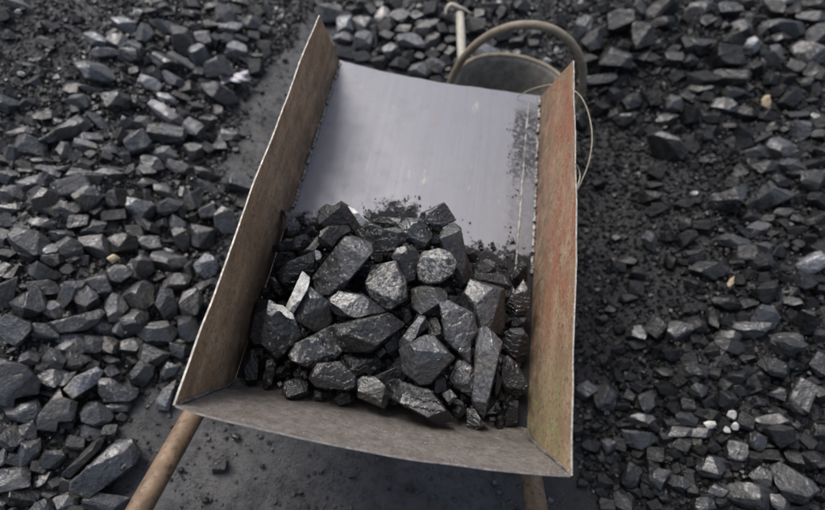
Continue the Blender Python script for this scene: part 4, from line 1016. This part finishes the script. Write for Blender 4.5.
# ------------------------------------------------------------------ the coal load
FY0, FY1 = .30, .99
def pile_h(x, y):
    a = math.sin(math.pi * min(1, max(0, (x - XL) / (XR - XL)))) ** .55
    t = (y - FY0) / (FY1 - FY0)
    b = min(1, max(0, .42 + .9 * t)) * min(1, max(0, (1.02 - t) / .42))
    return .030 + .115 * a * b
def pile_hit(px, py, lift):
    z = .45
    for _ in range(8):
        p = at_z(px, py, z)
        z = floor_pt(p.x, p.y) + pile_h(p.x, p.y) + lift
    return at_z(px, py, z)
rng = random.Random(41)
gaps = []
for outline, lev, pale, tone, lab in PILE:
    o = outline_lump('coal_lump', outline, (-.034, -.016, .004, .022)[lev], M['coal'], rng, tone=tone, pale=pale, surf=pile_hit)
    tag(o, lab, 'coal', 'small coal lumps in gaps of the load' if lab == SM else 'coal lumps loaded in the tray')
    if lab == SM:
        q = [tuple(map(float, w.split())) for w in outline.split(',')]
        gaps.append((o, sum(w[0] for w in q) / len(q), sum(w[1] for w in q) / len(q), 'small dark'))
tell_apart(gaps, [(297, 293, 'the white stick'), (360, 217, 'the white slab'), (437, 267, 'the pale speckled lump'), (478, 375, 'the large tapering slab'),
 (458, 330, 'the pointed smooth slab'), (278, 335, 'the white crusted lump'), (358, 305, 'the flat grey slab'), (426, 362, 'the big rounded lump'),
 (518, 345, 'the shiny lump at right'), (420, 402, 'the long near lump')], 'coal lump in tray')
o = outline_lump('white_stone', "348 206,355 210,364 217,370 223,367 227,361 226,355 218", .040, M['white_stone'], rng, .5, .03, surf=pile_hit)
tag(o, 'white stone slab leaning at the far edge of the coal pile', 'stone')
o = outline_lump('white_stick', "302 273,309 279,307 290,301 302,293 313,286 307,287 301,297 287", .045, M['white_stone'], rng, .7, .04, surf=pile_hit)
tag(o, 'white speckled stone stick lying on the left of the coal pile', 'stone')
o = outline_lump('white_stone', "271 304,283 306,292 314,294 320,286 317,280 311,272 312", .066, M['white_stone'], rng, .3, .03, surf=pile_hit)
tag(o, 'white crust flake on the coal lump below the white stick', 'stone')

# hidden body of the load and crumbs spilled on the plate
n = 1300
X = nrg.uniform(XL + .03, XR - .03, n); Y = nrg.uniform(.315, .93, n)
Zt = np.array([floor_pt(a, b) + max(0, pile_h(a, b) - .078) for a, b in zip(X, Y)])
Zb = np.array([floor_pt(a, b) + .012 for a, b in zip(X, Y)])
Z = Zb + (np.maximum(Zt, Zb) - Zb) * nrg.random(n) ** .6
R = nrg.uniform(.010, .020, n)
PILE_PX = np.array([tuple(map(float, q.split())) for q in '290 243,322 222,350 220,400 226,440 222,455 240,470 278,500 290,526 300,525 424,480 420,400 400,300 388,254 374,256 310,276 296,280 262'.split(',')])
PX = np.array([project(q) for q in zip(X, Y, Z)])
inn = (sdf(PILE_PX, PX[:, 0], PX[:, 1]) < -2) & (X - R > XL) & (X + R < XR) & (Y - R > .29)
v1, f1, o1 = scatter_mesh('p', np.stack([X, Y, Z], 1)[inn], R[inn], MID)
cr_pts, cr_r = [], []
def crumbs(x0, x1, y0, y1, n, r0, r1):
    for _ in range(n):
        px, py = nrg.uniform(x0, x1), nrg.uniform(y0, y1)
        p = at_z(px, py, .38); r = r0 + (r1 - r0) * nrg.random() ** 2
        if XL + .006 < p.x < XR - .006 and p.y < 1.25:
            cr_pts.append((p.x, p.y, floor_pt(p.x, p.y) + r * .4)); cr_r.append(r)
crumbs(362, 384, 198, 222, 30, .0008, .0024); crumbs(388, 420, 195, 220, 70, .0008, .0030); crumbs(425, 470, 205, 250, 18, .0012, .003)
crumbs(470, 526, 240, 285, 90, .002, .007); crumbs(505, 534, 120, 250, 90, .001, .003); crumbs(300, 325, 215, 245, 40, .0015, .005)
crumbs(350, 450, 205, 230, 60, .0015, .004)
# chips lodged on top of and between the lumps
for _ in range(620):
    px, py = nrg.uniform(250, 522), nrg.uniform(225, 425)
    if sdf(PILE_PX, [px], [py])[0] > 4: continue
    p = pile_hit(px, py, nrg.uniform(-.045, -.006)); cr_pts.append(tuple(p)); cr_r.append(.003 + .011 * nrg.random() ** 2)
v2, f2, o2 = scatter_mesh('c', np.array(cr_pts), np.array(cr_r), TINY)
stuff('coal_crumbs', v1 + v2, f1 + [q + o1 for q in f2], M['coal_small'], 'small coal crumbs under the load and spilled on the tray floor', 'coal crumbs')

# ------------------------------------------------------------------ bucket, pick, wire behind the tray
bucket = empty('bucket', (.235, 1.44, 0))
tag(bucket, 'shallow dusty rubber bucket with raised hoop handle behind the tray', 'bucket')
prof = [(.001, .012), (.145, .012), (.160, .03), (.186, .12), (.199, .190), (.206, .199), (.204, .206), (.196, .203), (.188, .19), (.176, .12), (.150, .035), (.14, .024), (.001, .022)]
vv, ff = [], []
SEG = 48
for r, z in prof:
    for k in range(SEG):
        a = 2 * math.pi * k / SEG
        w = 1 + .02 * math.sin(2 * a + .6) * (z / .2)
        vv.append(Vector((r * w * math.cos(a), r * w * math.sin(a), z + .004 * math.sin(3 * a) * (z / .2))))
for i in range(len(prof) - 1):
    for k in range(SEG):
        ff.append((i * SEG + k, i * SEG + (k + 1) % SEG, (i + 1) * SEG + (k + 1) % SEG, (i + 1) * SEG + k))
link_mesh('body', pydata('body', vv, ff, smooth=True, sharp=60), M['rubber'], bucket)
hp = []
for k in range(25):
    a = math.pi * k / 24
    hp.append((-.215 * math.cos(a) + .004, .012 * math.sin(a) + .006 * math.cos(a), .155 + .020 * (1 - math.cos(a)) + .295 * math.sin(a) ** .92))
rv = [(.2035 * (1 + .02 * math.sin(2 * a + .6)) * math.cos(a), .2035 * (1 + .02 * math.sin(2 * a + .6)) * math.sin(a), .205 + .004 * math.sin(3 * a)) for a in np.linspace(0, 2 * math.pi, 48, endpoint=False)]
link_mesh('rim', tube_mesh('rim', rv, .0075, 10, closed=True, smooth_n=1, wob=.1, seed=6), M['hoop'], bucket)
link_mesh('hoop_handle', tube_mesh('hoop_handle', hp, .0128, 14, smooth_n=2, wob=.05, seed=2), M['hoop'], bucket)
for s in (-1, 1):
    link_mesh('handle_lug', tube_mesh('handle_lug', [(s * .196, -.03, .15), (s * .219, 0, .158), (s * .196, .03, .15)], .012, 10), M['rubber'], bucket)

pk0, pk1 = hit_ground(460, 15, .075), hit_ground(463, 84, .055)
pick = empty('pick', pk1)
tag(pick, 'small pick with pale wooden handle and curved head lying behind the tray', 'pick')
d = (pk1 - pk0)
a0, a1 = pk0 - pk1 - d.normalized() * .008, d * .35
def haft(t): return .0155 + .0015 * math.sin(5 * t)
link_mesh('handle', tube_mesh('handle', [a0, a0 * .66, a0 * .33, Vector((0, 0, 0)), a1], haft, 10, smooth_n=4), M['wood'], pick)
hd = []
for px, py in ((445.5, 14), (446.5, 9), (450, 5.2), (454, 5.4), (458, 7.4), (463, 9), (467, 11), (470, 13.5)):
    hd.append(at_t(px, py, (pk0 - CAM).dot(F0) / F_PX * .995) - pk1)
link_mesh('head', tube_mesh('head', hd, lambda t: .003 + .0065 * math.sin(math.pi * min(1, t * 1.0 + .06)) ** 1.2, 10, smooth_n=4), M['tool_steel'], pick)

wp = []
W_PX = [(517, 97, 2.90), (530, 90, 2.85), (546, 85.5, 2.78), (560, 85, 2.70), (576, 92, 2.56), (585, 104, 2.48), (590.5, 122, 2.42), (592, 141, 2.36), (588.5, 163, 2.27), (581, 182, 2.14), (576.5, 191, 2.02), (577.5, 186, 2.02), (580, 176, 2.05), (577.5, 166, 2.04), (574.8, 164, 2.02)]
for px, py, t in W_PX: wp.append(at_t(px, py, t * 1e-3))
wire = link_mesh('wire', tube_mesh('wire', wp, .0016, 7, smooth_n=8), M['wire'])
tag(wire, 'thin tan wire looping out beside the right side panel', 'wire')

# ------------------------------------------------------------------ odd pale chips on the ground
def ground_surf(px, py, lift): return hit_ground(px, py, lift)
def chip(name, cx, cy, a, b, ang, mat, label, cat, lift=.03, group=None, thick=.6):
    pts = []
    for k in range(7):
        t = 2 * math.pi * k / 7 + rng.uniform(-.25, .25); q = rng.uniform(.62, 1.08)
        u, v = a * math.cos(t) * q, b * math.sin(t) * q
        pts.append('%f %f' % (cx + u * math.cos(ang) - v * math.sin(ang), cy + u * math.sin(ang) + v * math.cos(ang)))
    o = outline_lump(name, ','.join(pts), lift, mat, rng, thick, .06, edge=.35, surf=ground_surf, cuts=2)
    tag(o, label, cat, group); return o
WS = M['white_stone']
chip('white_pebble', 732, 414, 6, 5, .3, WS, 'upper round white pebble in the cluster on the right heap', 'pebble', .036, 'white pebbles on the right heap')
chip('white_pebble', 710, 424.5, 6.3, 4.4, 0, WS, 'left white pebble of the cluster on the right heap', 'pebble', .036, 'white pebbles on the right heap')
chip('white_pebble', 735.5, 426, 5, 4.3, .4, WS, 'right white pebble of the cluster on the right heap', 'pebble', .036, 'white pebbles on the right heap')
chip('white_pebble', 727, 430, 4, 3.6, 0, WS, 'lowest small white pebble of the cluster on the right heap', 'pebble', .036, 'white pebbles on the right heap')
chip('tan_pebble', 766, 102, 5.5, 9.5, .05, M['tan_stone'], 'upright tan pebble among the coal at upper right', 'pebble', .045)
chip('tan_chip', 731, 282, 3.2, 7, .55, M['tan_stone'], 'slim yellowish chip standing in the right heap', 'chip', .045)
chip('tan_chip', 113.5, 258.5, 7.5, 4.4, -.15, M['tan_stone'], 'yellowish chip lying in the left heap', 'chip', .05)
chip('white_chip', 815, 116, 5.5, 3.2, 0, WS, 'bright white chip near the upper right edge', 'chip', .045)
chip('white_chip', 694, 193.5, 4.8, 2.5, -.1, WS, 'flat white chip right of the dusty hollow beside the tray', 'chip', .03)
chip('white_chip', 547, 60, 4.8, 2.8, .1, WS, 'white chip inside the hoop of the bucket handle', 'chip', .05)
chip('white_chip', 556.5, 51, 3, 3.6, .1, WS, 'small white chip under the hoop of the bucket handle, upper one', 'chip', .05)
chip('white_chip', 499, 1.5, 3, 2, 0, WS, 'white chip at the top of the photo beyond the hoop', 'chip', .05)
chip('white_chip', 21, 74, 4.5, 3, 0, WS, 'pale chip on the dust slope at upper left', 'chip', .02)
chip('white_chip', 18, 11.5, 4, 2.6, 0, WS, 'pale chip near the top left corner', 'chip', .03)
chip('white_chip', 137, 12.5, 4.5, 3.6, 0, WS, 'pale chip at the top of the left heap', 'chip', .05)
chip('white_chip', 805, 341-27, 3.5, 4, 0, WS, 'small pale chip at the right edge below the bluish lump', 'chip', .045)
# scrap of paper: a crumpled sheet lying on the heap edge
c = hit_ground(235, 77, .045)
vv, ff = [], []
for j in range(7):
    for i in range(13):
        s, t = i / 12 - .5, j / 6 - .5
        px, py = 235 + 29 * s + 3 * t, 77 + 10 * t - 2.0 * s + 1.2 * math.sin(9 * s)
        p = at_z(px, py, c.z + .010 * math.sin(7 * s + 3 * t) + .006 * math.sin(15 * s - 8 * t)); vv.append(p - c)
for j in range(6):
    for i in range(12):
        a = j * 13 + i; ff.append((a, a + 1, a + 14, a + 13))
me = pydata('paper_scrap', vv, ff, smooth=True, sharp=35)
ps = link_mesh('paper_scrap', me, M['paper']); ps.location = c
sol = ps.modifiers.new('thickness', 'SOLIDIFY'); sol.thickness = .0012
tag(ps, 'crumpled pale paper scrap at the edge of the bare strip', 'paper')
